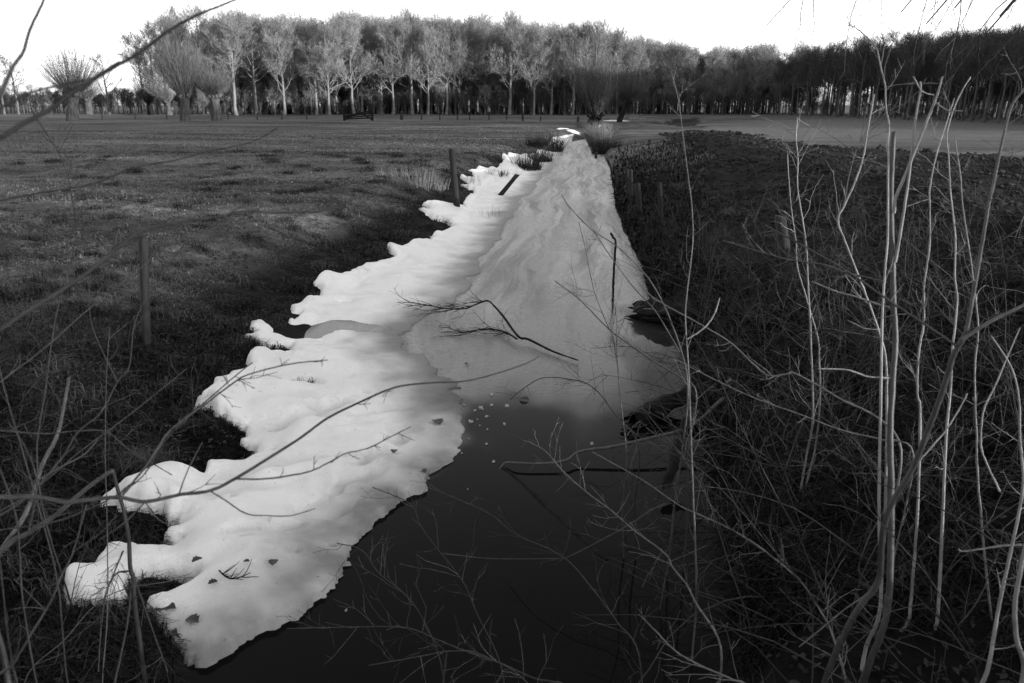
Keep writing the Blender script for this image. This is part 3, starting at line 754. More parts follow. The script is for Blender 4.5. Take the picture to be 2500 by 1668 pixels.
# ------------------------------------------------------------------ pollard willows
def pollard(name, px, py, depth_y, trunk_h, trunk_r, lean, shoots, length, fan, label, tone=0.5, side=0.0, seed=1, dark=False, group='pollard willows', mt=None):
    r = np.random.default_rng(seed)
    p = ray(np.array([px]), np.array([py]))[0]; t = depth_y / p[1]
    x = p[0] * t
    o = empty(name, (x, depth_y, float(ground_z(x, depth_y))), label, 'tree', group)
    m = 9; tt = np.linspace(0, 1, m)
    P = np.stack([lean * tt ** 1.3, 0.1 * np.sin(tt * 4), tt * trunk_h - 0.1 * (tt == 0)], -1)
    R = trunk_r * (1.18 - 0.35 * tt + 0.45 * np.clip(tt - 0.75, 0, 1) * 4 * 0.6)
    bf = Buf(); bf.tubes(P, R, 14)
    top = P[-1]
    for q in range(14):                      # knuckles of the pollard head
        a = q / 14 * 6.28 + r.uniform(-.2, .2); e = r.uniform(0, 1)
        S = top + np.array([math.cos(a), math.sin(a), 0]) * trunk_r * 0.7 * (1 - 0.4 * e) + np.array([0, 0, -0.15 * trunk_h * 0.5])
        D = np.array([math.cos(a) * (1 - .5 * e), math.sin(a) * (1 - .5 * e), 0.35 + e])
        Pk, Rk = grow(S[None], D[None], np.array([trunk_r * r.uniform(1.0, 1.6)]), np.array([trunk_r * 0.36]), np.array([trunk_r * 0.3]), 4, 0.1, 0.1, r)
        Rk[:, -2] *= 1.3; bf.tubes(Pk, Rk, 7, cap=True)
    bf.tubes(np.array([top - [0, 0, .1], top + [0, 0, .18], top + [0, 0, .3]]), np.array([trunk_r * 1.15, trunk_r * .9, trunk_r * .2]), 12, cap=True)
    V = np.concatenate(bf.V); V = V + (np.stack([vnoise(V[:, 2] * 7 + V[:, 0] * 9, V[:, 1] * 9 + V[:, 0] * 3, 5 + i) for i in range(3)], -1) - 0.5) * trunk_r * 0.28
    bf.V = [V]
    bf.build('trunk', M_willow if not dark else M_rot, o, True)  # dark willows: shade put into the trunk colour by the rotten wood material
    n = int(shoots * 1.7)
    a = r.uniform(0, 6.28, n); z = np.radians(fan) * r.random(n) ** 0.75
    D = np.stack([np.sin(z) * np.cos(a) + side, np.sin(z) * np.sin(a), np.cos(z)], -1)
    S = top + np.stack([np.cos(a), np.sin(a), np.zeros(n)], -1) * (trunk_r * 1.2 * np.sqrt(r.random(n)))[:, None] + np.array([0, 0, 0.12])
    L = length * r.uniform(0.6, 1.05, n) * (1 - 0.30 * (z / np.radians(fan)) ** 1.5)
    P1, R1 = grow(S, D, L, np.full(n, 0.016), np.full(n, 0.004), 7, 0.05, 0.06, r)
    cb = Buf(); cb.tubes(P1, R1, 3, np.clip(r.normal(tone, .2, n), 0, 1))
    S, D, pr_, t2, _ = sprout(P1, R1, 12, 0.12, 0.98, 26, 10, r)
    E = S + unit(D + [0, 0, .3]) * (length * 0.16 * r.uniform(.4, 1.2, len(S)))[:, None]
    cb.blades(S, E, np.full(len(S), 0.008), np.clip(r.normal(tone, .2, len(S)), 0, 1))
    cb.build('crown', mt or (M_shoot if not dark else M_twig_d), o, False)
    return o
pollard('pollard_willow', 176, 291, 97, 2.8, 0.62, 0.55, 240, 7.4, 58, 'pollard willow with a thick leaning trunk, alone at far left', 0.35, 0.02, 1, mt=M_twig_d)
pollard('pollard_willow', 451, 291, 97, 2.7, 0.52, 0.30, 400, 6.8, 44, 'taller left one of the two pollard willows standing close together', 0.5, -0.05, 2)
pollard('pollard_willow', 528, 291, 98, 2.7, 0.55, 0.05, 330, 3.9, 60, 'shorter rounder pollard willow just left of the bright trunk', 0.5, 0.0, 3)
pollard('pollard_willow', 216, 268, 150, 2.6, 0.62, 0.1, 160, 5.5, 66, 'small far pollard with a white sunlit trunk at the hedge', 0.8, 0.1, 4)
pollard('pollard_willow', 412, 266, 152, 2.2, 0.5, -0.1, 170, 6.5, 60, 'far sunlit pollard beside the small white gate', 0.9, -0.3, 5)
pollard('pollard_willow', 366, 266, 156, 2.4, 0.5, 0.1, 200, 6.0, 60, 'far dark pollard between the white gate and ivy tree', 0.2, 0, 6, True)
pollard('pollard_willow', 1447, 297, 74, 0.8, 0.5, 0.3, 220, 5.2, 36, 'dark willow stool with upright shoots where the ditch bends', 0.4, 0.0, 7, True)
pollard('pollard_willow', 1512, 290, 88, 1.9, 0.28, 0.9, 170, 4.2, 58, 'small pollard leaning right beyond the bend of the ditch', 0.5, 0.0, 8, True)
# trees and hedge at far left
for px, yy, s, pi, lab in [(58, 150, 0.86, 0, 'spreading bare tree at the far left edge of the field'), (92, 152, 0.88, 1, 'bare tree just right of the far left one, behind the pollard'),
                           (306, 160, 0.92, 0, 'narrow dark tree between the pollard willows on the far hedge')]:
    place_tree(sparse[pi], 'bare_tree', (px - 1250) / FPX * yy, yy, s, px * 0.7, lab, 'tree', 'trees at the far left')
pts, scs = [], []
for xx in np.arange(-170, -62, 1.5):
    for r_ in range(4):
        pts.append((xx + RNG.uniform(-1, 1), 166 + 5 * r_ + RNG.uniform(-2, 2), 0.3)); scs.append(RNG.uniform(0.2, 0.36) * (1 + 0.15 * r_))
for xx in np.arange(-175, -60, 2.2):
    for r_ in range(4):
        pts.append((xx + RNG.uniform(-1, 1), 182 + 6 * r_ + RNG.uniform(-2, 2), 0.3)); scs.append(RNG.uniform(0.3, 0.44))
woodland('hedge', pts, scs, slim + sparse, 'low grey hedge and scrub along the far left of the field')
pts, scs = [], []
for xx in np.arange(-66, 60, 1.1):
    for r_ in range(3):
        pts.append((xx + RNG.uniform(-1, 1), 157 + 4 * r_ + RNG.uniform(-1.5, 1.5), 0.2)); scs.append(RNG.uniform(0.14, 0.30) * (1 + 0.5 * sstep((xx + 45) / 30)))
for yy in np.arange(40, 152, 1.5):
    pts.append((50 + RNG.uniform(-1, 5), yy, 0.2)); scs.append(RNG.uniform(0.12, 0.26))
woodland('undergrowth', pts, scs, slim, 'dark twiggy undergrowth along the foot of the woods')

# ------------------------------------------------------------------ posts and gates
def post_mesh(name, h, r, material, parent=None, seed=0, lean=(0, 0), sides=9, slant=0.15):
    q = np.random.default_rng(seed)
    zs = np.array([-0.35, 0.02, h * 0.35, h * 0.7, h * 0.96, h])
    an = np.arange(sides) * 2 * math.pi / sides
    prof = 1 + q.normal(0, 0.07, sides)
    V = []
    for z in zs:
        rr = r * prof * (1 + q.normal(0, 0.025, sides)) * (0.86 if z == h else 1) * (1.05 - 0.1 * z / h)
        zz = z + (slant * r * np.cos(an + seed) if z >= h * 0.95 else 0)
        V.append(np.stack([np.cos(an) * rr + lean[0] * z, np.sin(an) * rr + lean[1] * z, np.broadcast_to(zz, an.shape)], -1))
    V = np.concatenate(V + [[[lean[0] * h, lean[1] * h, h - 0.01]]])
    F = [(i * sides + j, i * sides + (j + 1) % sides, (i + 1) * sides + (j + 1) % sides, (i + 1) * sides + j) for i in range(len(zs) - 1) for j in range(sides)]
    T_ = [((len(zs) - 1) * sides + j, (len(zs) - 1) * sides + (j + 1) % sides, len(V) - 1) for j in range(sides)]
    return mesh_np(name, V, [np.array(F), np.array(T_)], material, parent)
def fence_post(px, py, top_px, top_py, wpx, material, label, group=None, seed=0, plane=None):
    q = G(px, py)[0] if plane is None else on_plane(np.array([float(px)]), np.array([float(py)]), plane)[0]
    d = ray(np.array([top_px]), np.array([top_py]))[0]
    dep = q[1]; t = dep / d[1]
    tp = d * t + np.array([0, 0, CAM_Z])
    h = tp[2] - q[2]
    depth = q[1] * CP + (CAM_Z - q[2]) * SP
    o = post_mesh('fence_post', h, wpx / 2 * depth / FPX, material, seed=seed, lean=((tp[0] - q[0]) / h, 0))
    o.location = q
    return tag(o, label, 'post', group)
fence_post(358, 842, 349, 578, 20, M_wood_d, 'grey weathered fence post near the left bank among twigs', seed=1)
fence_post(1117, 520, 1103, 363, 15, M_wood_d, 'tall dark fence post on left bank at the snow edge', seed=2)
fence_post(1228, 468, 1263, 426, 13, M_wood_d, 'short dark post leaning right out of the snow', seed=3, plane=0.14)
fence_post(1507, 467, 1505, 415, 8, M_wood, 'thin post with a lit edge on right bank nearest the ice', 'posts along the right bank', 4)
fence_post(1533, 486, 1532, 413, 8, M_wood_d, 'dark left post of the pair on the right bank', 'posts along the right bank', 5)
fence_post(1541, 492, 1541, 414, 7, M_wood, 'paler right post of the pair on the right bank', 'posts along the right bank', 6)
fence_post(1562, 520, 1557, 447, 13, M_wood_d, 'stout dark post just right of the post pair on the right bank', 'posts along the right bank', 7)
fence_post(1613, 540, 1610, 444, 14, M_wood_d, 'dark upright post in the grass right of the stout bank post', 'posts along the right bank', 8)
fence_post(1722, 640, 1720, 543, 11, M_wood_d, 'narrow dark post half hidden in shrubs on the right bank', 'posts along the right bank', 9)
fence_post(1925, 690, 1905, 528, 30, M_wood, 'thick leaning grey post behind the shrub on the right bank', 'posts along the right bank', 10)
fence_post(1452, 405, 1456, 372, 7, M_wood_d, 'small leaning post among reeds where right bank bends', 'posts along the right bank', 11)
F1 = [(249, 274, 292), (330, 274, 292), (407, 274, 292), (557, 274, 292), (628, 275, 293), (688, 278, 293), (749, 279, 293), (1029, 275, 293), (1074, 280, 292), (1117, 280, 293), (1147, 281, 293), (1194, 279, 294), (1237, 281, 293), (1276, 276, 296), (1320, 284, 296)]
for i, (px, t_, b_) in enumerate(F1):
    fence_post(px, b_, px, t_, 3 if i != 13 else 5, M_wood_d, 'thin dark post, %s from the left in the far pasture wire fence' % ORD[i], 'far pasture fence posts', 20 + i)
F2 = [(600, 264, 278), (655, 265, 278), (738, 264, 278), (768, 264, 280), (801, 264, 280), (836, 264, 280), (853, 262, 279), (880, 264, 279)]
for i, (px, t_, b_) in enumerate(F2):
    fence_post(px, b_, px, t_, 3.5, M_wood, 'grey post, %s from the left of the fence against the far wood' % ORD[i], 'wood edge fence posts', 40 + i)
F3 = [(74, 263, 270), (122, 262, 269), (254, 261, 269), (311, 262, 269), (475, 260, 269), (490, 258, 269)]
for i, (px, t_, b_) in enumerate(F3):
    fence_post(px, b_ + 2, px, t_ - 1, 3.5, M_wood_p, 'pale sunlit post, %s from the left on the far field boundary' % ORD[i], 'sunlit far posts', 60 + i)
fence_post(981, 293, 981, 272, 7, M_wood_d, 'stout lone gatepost right of the collapsed gate', seed=80)
fence_post(1411, 302, 1412, 284, 6, M_wood_d, 'short dark stake by the willow at the ditch end', seed=81)
def bars(buf, pts, w):
    for a, c in pts:
        a = np.array(a, float); c = np.array(c, float)
        buf.tubes(np.stack([a, (a + c) / 2, c]), np.full(3, w), 4, 0.4, cap=True)
def gate(px, py, w_px, h_px, material, label, lean):
    q = G(px, py)[0]; dep = q[1] / CP
    W = w_px / FPX * dep; H = h_px / FPX * dep
    o = empty('wooden_gate', q, label, 'gate')
    for i, x_ in enumerate((-W / 2, W / 2)):
        p = post_mesh('post', H * (1.15 if i else 0.95), 0.13, material, o, 90 + i, sides=7); p.location = (x_, 0, 0)
    for z in (0.25, 0.5, 0.75, 0.95):
        bf = Buf(); bars(bf, [((-W / 2 + .1, 0.08, H * z * (lean if lean < 1 else 1)), (W / 2 - .1, 0.08, H * z))], 0.075); bf.build('rail', material, o, False)
    for a, c in (((-W / 2, -.08, 0), (0.1 * W, -.08, H * .95)), ((0.1 * W, -.1, H * .8), (W / 2, -.1, 0.05))):
        bf = Buf(); bars(bf, [(a, c)], 0.085); bf.build('brace', material, o, False)
    return o
gate(875, 294, 64, 22, M_rot, 'collapsed dark wooden gate with crossed rails in the pasture', 0.45)
gate(427, 269, 22, 9, M_wood_p, 'small white field gate in sunlight at the far left', 1.0)

# ------------------------------------------------------------------ rushes and reeds by the water
def tf(px, py, n, h, sp, mt, lab, cat='plant', grp=None, **k):
    q = G(px, py)[0]; return tuft('rush_tuft' if mt is M_rush else 'reed_clump', q, n, h, sp, mt, lab, cat, grp, **k)
tf(1290, 425, 420, 0.95, 0.42, M_rush, 'nearest dark rush tuft standing in snow by the left bank', grp='rush tufts')
tf(1318, 402, 380, 0.95, 0.45, M_rush, 'dark rush tuft right behind the nearest one in the snow', grp='rush tufts')
tf(1345, 375, 520, 1.25, 0.55, M_rush, 'largest dark rush tuft on the left margin of the ice', grp='rush tufts')
tf(1310, 360, 300, 0.9, 0.5, M_rush, 'dark rush tuft on the bank left of the largest tuft', grp='rush tufts')
tf(1212, 432, 200, 0.35, 0.35, M_rush, 'low dark grass hummock poking through the snow', grp='rush tufts')
tf(1250, 436, 160, 0.28, 0.3, M_rush, 'flattened dark hummock beside the leaning snow post', grp='rush tufts')
tf(1460, 356, 700, 1.5, 0.55, M_reed, 'tall pale dry reed clump on the right bank', w=0.012)
tf(1478, 372, 420, 1.1, 0.7, M_rush, 'dark rushes at the foot of the pale reeds', grp='rush tufts')
tf(1435, 318, 260, 1.0, 0.8, M_rush, 'dark scrub closing the far end of the open ice', grp='rush tufts')
tf(1540, 292, 260, 0.9, 1.6, M_reed, 'pale reeds along the far snow strip beyond the bend', w=0.02)
tf(1030, 455, 300, 0.35, 0.7, M_reed, 'pale dry grass clump left of the tall dark post', w=0.007)
tf(1000, 430, 200, 0.45, 0.9, M_reed, 'pale feathery grass on the left bank crest', w=0.007)

# ------------------------------------------------------------------ traced stems, twigs and canes
def spline(Pp, n=8):
    Pp = np.asarray(Pp, float)
    if len(Pp) < 3:
        t = np.linspace(0, 1, n)[:, None]; return Pp[0] * (1 - t) + Pp[-1] * t
    Q = np.concatenate([[2 * Pp[0] - Pp[1]], Pp, [2 * Pp[-1] - Pp[-2]]])
    out = []
    for i in range(1, len(Q) - 2):
        for j in range(n):
            t = j / n; a, b_, c, d = Q[i - 1], Q[i], Q[i + 1], Q[i + 2]
            out.append(0.5 * (2 * b_ + (c - a) * t + (2 * a - 5 * b_ + 4 * c - d) * t * t + (3 * b_ - a - 3 * c + d) * t ** 3))
    out.append(Q[-2]); return np.array(out)
def stem(parent, pts, d0, d1, w0, w1, mt=M_stem, tone=0.5, twigs=0, twl=0.15, root=None, name='stem', buds=True, cap=True, seed=None, k=7):
    """pts run from root end to tip, pixels of the photograph; d: distance; w: width in pixels; root: 'drop' goes down to the ground"""
    r = np.random.default_rng(abs(hash((pts[0], pts[-1]))) % 99999 if seed is None else seed)
    p = np.array(pts, float)
    s = np.concatenate([[0], np.cumsum(np.linalg.norm(np.diff(p, axis=0), axis=1))]); s /= s[-1]
    dep = d0 + (d1 - d0) * s
    P = at(p[:, 0], p[:, 1], dep)
    W = np.maximum(0.64 * (w0 + (w1 - w0) * s), 2.2) / 2 * dep / FPX
    if isinstance(root, str):
        g_ = np.array([P[0, 0] + r.uniform(-.05, .05), P[0, 1] + r.uniform(-.05, .05), 0]); g_[2] = ground_z(g_[0], g_[1]) - 0.06
        n_ = max(2, int((P[0, 2] - g_[2]) / 0.3))
        ex = np.stack([g_ * (1 - t) + P[0] * t + (r.normal(size=3) * 0.015 if 0 < t else 0) for t in np.linspace(0, 1, n_, endpoint=False)])
        P = np.concatenate([ex, P]); W = np.concatenate([np.linspace(W[0] * 1.25, W[0], n_), W])
    elif root is not None:
        g_ = np.array(root, float)
        ex = np.stack([g_ * (1 - t) + P[0] * t + np.array([0, 0, 0.12 * math.sin(t * 3.1)]) for t in np.linspace(0, 1, 4, endpoint=False)])
        P = np.concatenate([ex, P]); W = np.concatenate([np.linspace(W[0] * 1.4, W[0], 4), W])
    Q = spline(P, 6); Wq = np.interp(np.linspace(0, 1, len(Q)), np.linspace(0, 1, len(W)), W)
    Wq = Wq * (1 + r.normal(0, 0.025, len(Q)))
    if buds and w0 < 13:
        kn = r.choice(len(Q), max(1, len(Q) // 7), replace=False); Wq[kn] *= 1.22
    Q = Q + r.normal(size=Q.shape) * (Wq * (0.14 if w0 < 13 else 0.05))[:, None]
    org = np.array(parent.location) if parent else np.zeros(3)
    bf = Buf(); bf.tubes(Q, Wq, k, tone, cap=cap)
    o = bf.build(name, mt, parent, True, org)
    if twigs:
        N_ = int(twigs * 1.8)
        S, D, pr_, tt, _ = sprout(Q[None], Wq[None], N_, 0.15, 0.97, 52, 14, r)
        P2, R2 = grow(S, D, twl * r.uniform(.4, 1.3, N_), np.maximum(pr_ * 0.45, 0.0011), np.full(N_, 0.0007), 5, 0.05, 0.16, r)
        tb = Buf(); tb.tubes(P2, R2, 4, np.clip(r.normal(tone, .15, N_), 0, 1))
        S, D, pr_, tt, _ = sprout(P2, R2, 2, 0.2, 0.95, 45, 14, r)
        P3, R3 = grow(S, D, twl * 0.4 * r.uniform(.3, 1.2, len(S)), np.full(len(S), 0.0010), np.full(len(S), 0.0006), 3, 0.04, 0.15, r)
        tb.tubes(P3, R3, 3, np.clip(r.normal(tone, .15, len(S)), 0, 1))
        tb.build('twigs', mt, parent, True, org)['kind'] = 'stuff'
    return Q
def shrub(label, px, py, d, cat='shrub', group=None, name='bare_shrub'):
    p = at(np.array(px), np.array(py), d)
    return empty(name, (p[0], p[1], float(ground_z(p[0], p[1]))), label, cat, group)

# right: the pale many-stemmed shrub
A_ = shrub('pale many-stemmed shrub with snapped tops rising tallest on the right', 2176, 1480, 3.0)
stem(A_, [(2168, 1480), (2176, 1210), (2173, 1068), (2180, 921), (2186, 829), (2182, 749), (2180, 653), (2175, 500), (2178, 400), (2182, 322)], 3.0, 2.9, 26, 19, tone=0.12, root='drop', cap=True, k=9)
stem(A_, [(2150, 1480), (2146, 1250), (2150, 1000), (2153, 822), (2155, 749), (2161, 653), (2167, 584), (2168, 440), (2169, 383), (2168, 345), (2171, 306), (2165, 276), (2162, 245), (2161, 207), (2152, 172), (2146, 142), (2136, 111), (2097, 73)], 3.05, 2.8, 14, 5, tone=0.85, root='drop', twigs=6)
stem(A_, [(2183, 520), (2186, 486), (2205, 440), (2228, 383), (2251, 325), (2285, 241), (2301, 188)], 2.9, 2.7, 13, 8, tone=0.95)
stem(A_, [(2186, 640), (2197, 577), (2209, 500), (2218, 440), (2228, 352), (2234, 299), (2247, 222), (2247, 199)], 2.92, 2.75, 13, 7, tone=0.85)
stem(A_, [(2247, 220), (2238, 203), (2230, 188)], 2.75, 2.72, 6, 5, tone=0.8)
stem(A_, [(2249, 222), (2264, 229), (2280, 232)], 2.75, 2.75, 6, 5, tone=0.9)
stem(A_, [(2283, 250), (2300, 262), (2320, 272), (2335, 271), (2349, 271)], 2.74, 2.7, 6, 4, tone=0.9)
stem(A_, [(2182, 923), (2150, 922), (2117, 919), (2085, 908), (2060, 902), (1998, 900)], 2.95, 3.0, 8, 5, tone=0.95)
stem(A_, [(2174, 751), (2150, 745), (2117, 734), (2080, 722), (2040, 711), (1983, 688)], 2.95, 3.1, 8, 5, tone=0.8)
stem(A_, [(2167, 691), (2110, 676), (2060, 665), (2014, 647), (1926, 634), (1849, 613), (1765, 588)], 2.95, 3.3, 8, 4, tone=0.2, twigs=5)
stem(A_, [(2098, 75), (2085, 66), (2070, 62)], 2.8, 2.8, 3, 2, tone=.3, twigs=3, twl=.06)
# right: the thick forked stem
B0 = shrub('thick dark leaning stem that forks high at the right edge', 2014, 1665, 2.95)
qB = stem(B0, [(2014, 1665), (2052, 1570), (2098, 1482), (2144, 1420), (2152, 1336), (2159, 1282), (2182, 1221), (2228, 1145), (2259, 1068), (2289, 990), (2312, 921), (2328, 868), (2355, 822), (2362, 800)], 2.95, 2.5, 25, 21, tone=0.06, root='drop', k=9)
stem(B0, [(2360, 808), (2366, 776), (2377, 714), (2389, 646), (2404, 557), (2414, 500), (2423, 460), (2443, 364), (2460, 291), (2473, 253), (2500, 218), (2540, 160)], 2.5, 2.3, 16, 8, tone=0.25, twigs=4)
stem(B0, [(2350, 830), (2366, 818), (2423, 783), (2500, 745), (2600, 690)], 2.5, 2.4, 15, 9, tone=0.25)
stem(B0, [(2335, 845), (2300, 820), (2251, 787), (2174, 737), (2060, 657), (1945, 592), (1868, 550)], 2.52, 2.9, 10, 5, tone=0.15, twigs=4)
stem(B0, [(2228, 1145), (2275, 1090), (2310, 1050), (2350, 985), (2362, 960)], 2.75, 2.7, 7, 4, tone=0.95)
stem(B0, [(2120, 1450), (2060, 1490), (2000, 1540), (1950, 1580)], 2.9, 2.95, 7, 4, tone=0.3)
C0 = shrub('pair of pale slender stems standing between the forked stem and snapped shrub', 2300, 1500, 3.2)
stem(C0, [(2290, 1500), (2300, 1300), (2310, 1068), (2320, 960), (2326, 845), (2331, 806), (2337, 730), (2331, 672), (2333, 590), (2328, 536), (2320, 460), (2316, 383), (2312, 329), (2328, 268), (2350, 220), (2370, 188)], 3.25, 3.0, 13, 4, tone=0.8, root='drop', twigs=7)
stem(C0, [(2225, 1450), (2240, 1250), (2247, 1017), (2240, 960), (2243, 864), (2255, 787), (2257, 691), (2270, 596), (2270, 500), (2270, 460), (2285, 383), (2305, 318), (2330, 240)], 3.3, 3.1, 12, 4, tone=0.7, root='drop', twigs=7)
stem(C0, [(2420, 1500), (2390, 1200), (2384, 1068), (2380, 900), (2388, 800), (2372, 650), (2350, 500), (2345, 430), (2330, 330)], 3.3, 3.2, 10, 4, tone=0.5, root='drop', twigs=8)
E0 = shrub('bright stem curving up beside the right frame edge', 2470, 1500, 2.6)
stem(E0, [(2410, 1640), (2435, 1500), (2460, 1380), (2480, 1290), (2498, 1180), (2490, 1068), (2488, 980), (2470, 900), (2420, 820)], 2.7, 2.6, 16, 6, tone=0.7, root='drop', twigs=6)
stem(E0, [(2500, 1640), (2482, 1560), (2478, 1480), (2490, 1400), (2510, 1300), (2520, 1200)], 2.5, 2.5, 20, 14, tone=0.5, root='drop')
stem(E0, [(2440, 1200), (2400, 1110), (2395, 1060), (2402, 1000), (2430, 940), (2490, 800)], 2.75, 2.7, 8, 4, tone=0.7)
stem(E0, [(2340, 1340), (2350, 1346), (2400, 1340), (2450, 1332), (2510, 1330)][::-1], 2.7, 2.75, 9, 6, tone=0.6)
S8 = shrub('slender crooked sapling bending right above the dark soil', 2150, 1300, 3.7)
stem(S8, [(2160, 1300), (2165, 1000), (2163, 883), (2148, 818), (2125, 749), (2098, 680), (2067, 600), (2046, 540), (2060, 505), (2086, 448), (2105, 394), (2117, 325), (2134, 230)], 3.7, 3.4, 11, 6, tone=0.65, root='drop', twigs=6)
stem(S8, [(2060, 505), (2075, 420), (2100, 345), (2140, 290), (2160, 262)], 3.6, 3.5, 4, 2, tone=0.1, twigs=8, twl=.2)
S9 = shrub('straight thin sapling in front of the thick grey bank post', 1973, 900, 4.6)
stem(S9, [(1985, 1000), (1973, 695), (1968, 597), (1956, 517), (1947, 452), (1948, 383), (1943, 337), (1947, 289)], 4.4, 4.3, 8, 4, tone=0.6, root='drop', twigs=9, twl=.22)
stem(S9, [(1948, 383), (1970, 372), (1998, 360)], 4.3, 4.2, 4, 3, tone=0.6)
S10 = shrub('thin whip just left of the straight sapling on right bank', 2000, 1000, 4.5)
stem(S10, [(2002, 960), (2000, 875), (1998, 833), (1983, 776), (1966, 718), (1947, 653), (1943, 588), (1933, 517), (1926, 440), (1922, 368)], 4.4, 4.3, 7, 3, tone=0.55, root='drop', twigs=7)
S11 = shrub('tall thin dark whip reaching up to the far wood line', 1690, 1300, 3.6)
stem(S11, [(1700, 1400), (1690, 1150), (1682, 921), (1677, 845), (1673, 768), (1680, 691), (1691, 597), (1690, 517), (1680, 433), (1669, 345), (1657, 249), (1638, 172)], 3.5, 3.3, 7, 3, tone=0.3, root='drop', twigs=8)
stem(S11, [(1678, 828), (1700, 815), (1725, 795), (1745, 765), (1757, 728)], 3.45, 3.4, 6, 4, tone=0.9)
D3 = shrub('arching cane with a bright kink low over the right bank', 2144, 1200, 3.4, name='arching_cane')
stem(D3, [(2200, 1100), (2144, 1021), (2060, 979), (2002, 944), (1937, 910), (1926, 912), (1876, 917), (1837, 887), (1784, 837), (1715, 795), (1600, 730), (1560, 690)], 3.3, 3.8, 9, 4, tone=0.4, root='drop', twigs=8)
D4 = shrub('long dark cane slanting down to the right through the brambles', 2155, 1200, 3.2, name='arching_cane')
stem(D4, [(2230, 1110), (2155, 1074), (2060, 1052), (1945, 1009), (1830, 967), (1719, 914), (1640, 872)], 3.2, 3.6, 7, 4, tone=0.35, root='drop', twigs=8)
for i, (lab, pts, d0, d1, w0, w1, tn, tw) in enumerate([
    ('pale cane arching left over the water, uppermost of the low canes', [(2060, 1640), (2029, 1539), (2002, 1489), (1983, 1459), (1945, 1409), (1887, 1361), (1830, 1319), (1772, 1286), (1715, 1260), (1657, 1233), (1566, 1171), (1447, 1104)], 3.0, 4.2, 9, 3, 0.8, 12),
    ('pale cane sweeping up from bottom right across the open water', [(1760, 1580), (1700, 1474), (1677, 1428), (1643, 1386), (1623, 1351), (1547, 1294), (1489, 1244), (1432, 1202), (1374, 1150), (1332, 1102), (1290, 1078)], 3.1, 4.2, 8, 3, 0.75, 14),
    ('thin cane crossing dark water towards the snow shelf', [(1560, 1600), (1508, 1520), (1451, 1443), (1374, 1359), (1260, 1305), (1198, 1256), (1120, 1220), (1045, 1190)], 3.1, 3.9, 6, 2, 0.45, 10),
    ('nearly level thin cane over the middle of the dark water', [(1640, 1230), (1508, 1298), (1397, 1355), (1367, 1363), (1267, 1365), (1183, 1363), (1076, 1351)], 3.9, 3.4, 5, 2, 0.5, 8),
    ('dark cane slanting up-left over water to the snow edge', [(1230, 1660), (1162, 1493), (1137, 1432), (1106, 1386), (1068, 1340), (1026, 1282), (1000, 1229), (910, 1190)], 2.9, 3.5, 5, 2, 0.2, 10),
    ('dark cane nearest the snow shelf above the water', [(1080, 1640), (1030, 1508), (984, 1447), (926, 1401), (884, 1344), (823, 1326)], 2.9, 3.3, 5, 2, 0.2, 9),
    ('long twig crossing the bottom of the dark water', [(1420, 1700), (1298, 1654), (1221, 1619), (1125, 1585), (1068, 1562), (991, 1533), (869, 1531), (700, 1535)], 2.7, 2.9, 7, 2, 0.3, 14),
    ('pale forked twig above bottom centre of the water', [(1300, 1690), (1180, 1600), (1100, 1590), (1040, 1600), (900, 1625)], 2.6, 2.8, 5, 2, 0.5, 12),
    ('bright cane rising from the bottom edge at right', [(1830, 1690), (1790, 1660), (1710, 1625), (1650, 1590), (1600, 1540), (1560, 1500)], 2.8, 3.1, 9, 4, 0.9, 8),
    ('curved thin cane arching above the ice beside the bank', [(1560, 1090), (1500, 1010), (1467, 965), (1432, 936), (1385, 925), (1330, 922), (1290, 940), (1245, 975)], 4.3, 5.0, 6, 2, 0.2, 10)]):
    o = shrub(lab, pts[0][0], pts[0][1], d0, name='arching_cane', group='arching canes over the water')
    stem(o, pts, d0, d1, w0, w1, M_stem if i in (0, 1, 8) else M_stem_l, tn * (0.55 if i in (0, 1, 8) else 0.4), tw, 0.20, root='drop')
# saplings standing before the ice
s1 = shrub('upright twiggy sapling before the ice at the water edge', 1525, 1100, 4.3)
stem(s1, [(1530, 1120), (1520, 1021), (1508, 902), (1497, 826), (1482, 791), (1451, 711), (1428, 603), (1413, 542)], 4.3, 4.2, 6, 2, tone=0.15, root='drop', twigs=14, twl=.28)
stem(s1, [(1510, 915), (1506, 850), (1505, 780), (1500, 742)], 4.3, 4.2, 5, 3, tone=0.15, twigs=6, twl=.2)
s2 = shrub('long whip reaching up-left over the ice from the right bank', 1690, 1000, 4.0)
stem(s2, [(1680, 940), (1640, 790), (1590, 690), (1535, 628), (1500, 597), (1443, 559), (1390, 505), (1371, 475)], 4.0, 4.2, 6, 3, tone=0.2, root='drop', twigs=3)
stem(s2, [(1660, 860), (1600, 760), (1545, 700), (1490, 625), (1460, 580), (1447, 562)], 4.0, 4.2, 5, 3, tone=0.2)
s3 = shrub('dark cane crossing the ice edge down to the right bank', 1700, 1000, 4.2)
stem(s3, [(1700, 960), (1654, 917), (1604, 887), (1547, 848), (1486, 803), (1413, 730), (1355, 686)], 4.1, 4.4, 7, 3, tone=0.15, root='drop', twigs=8, twl=.25)
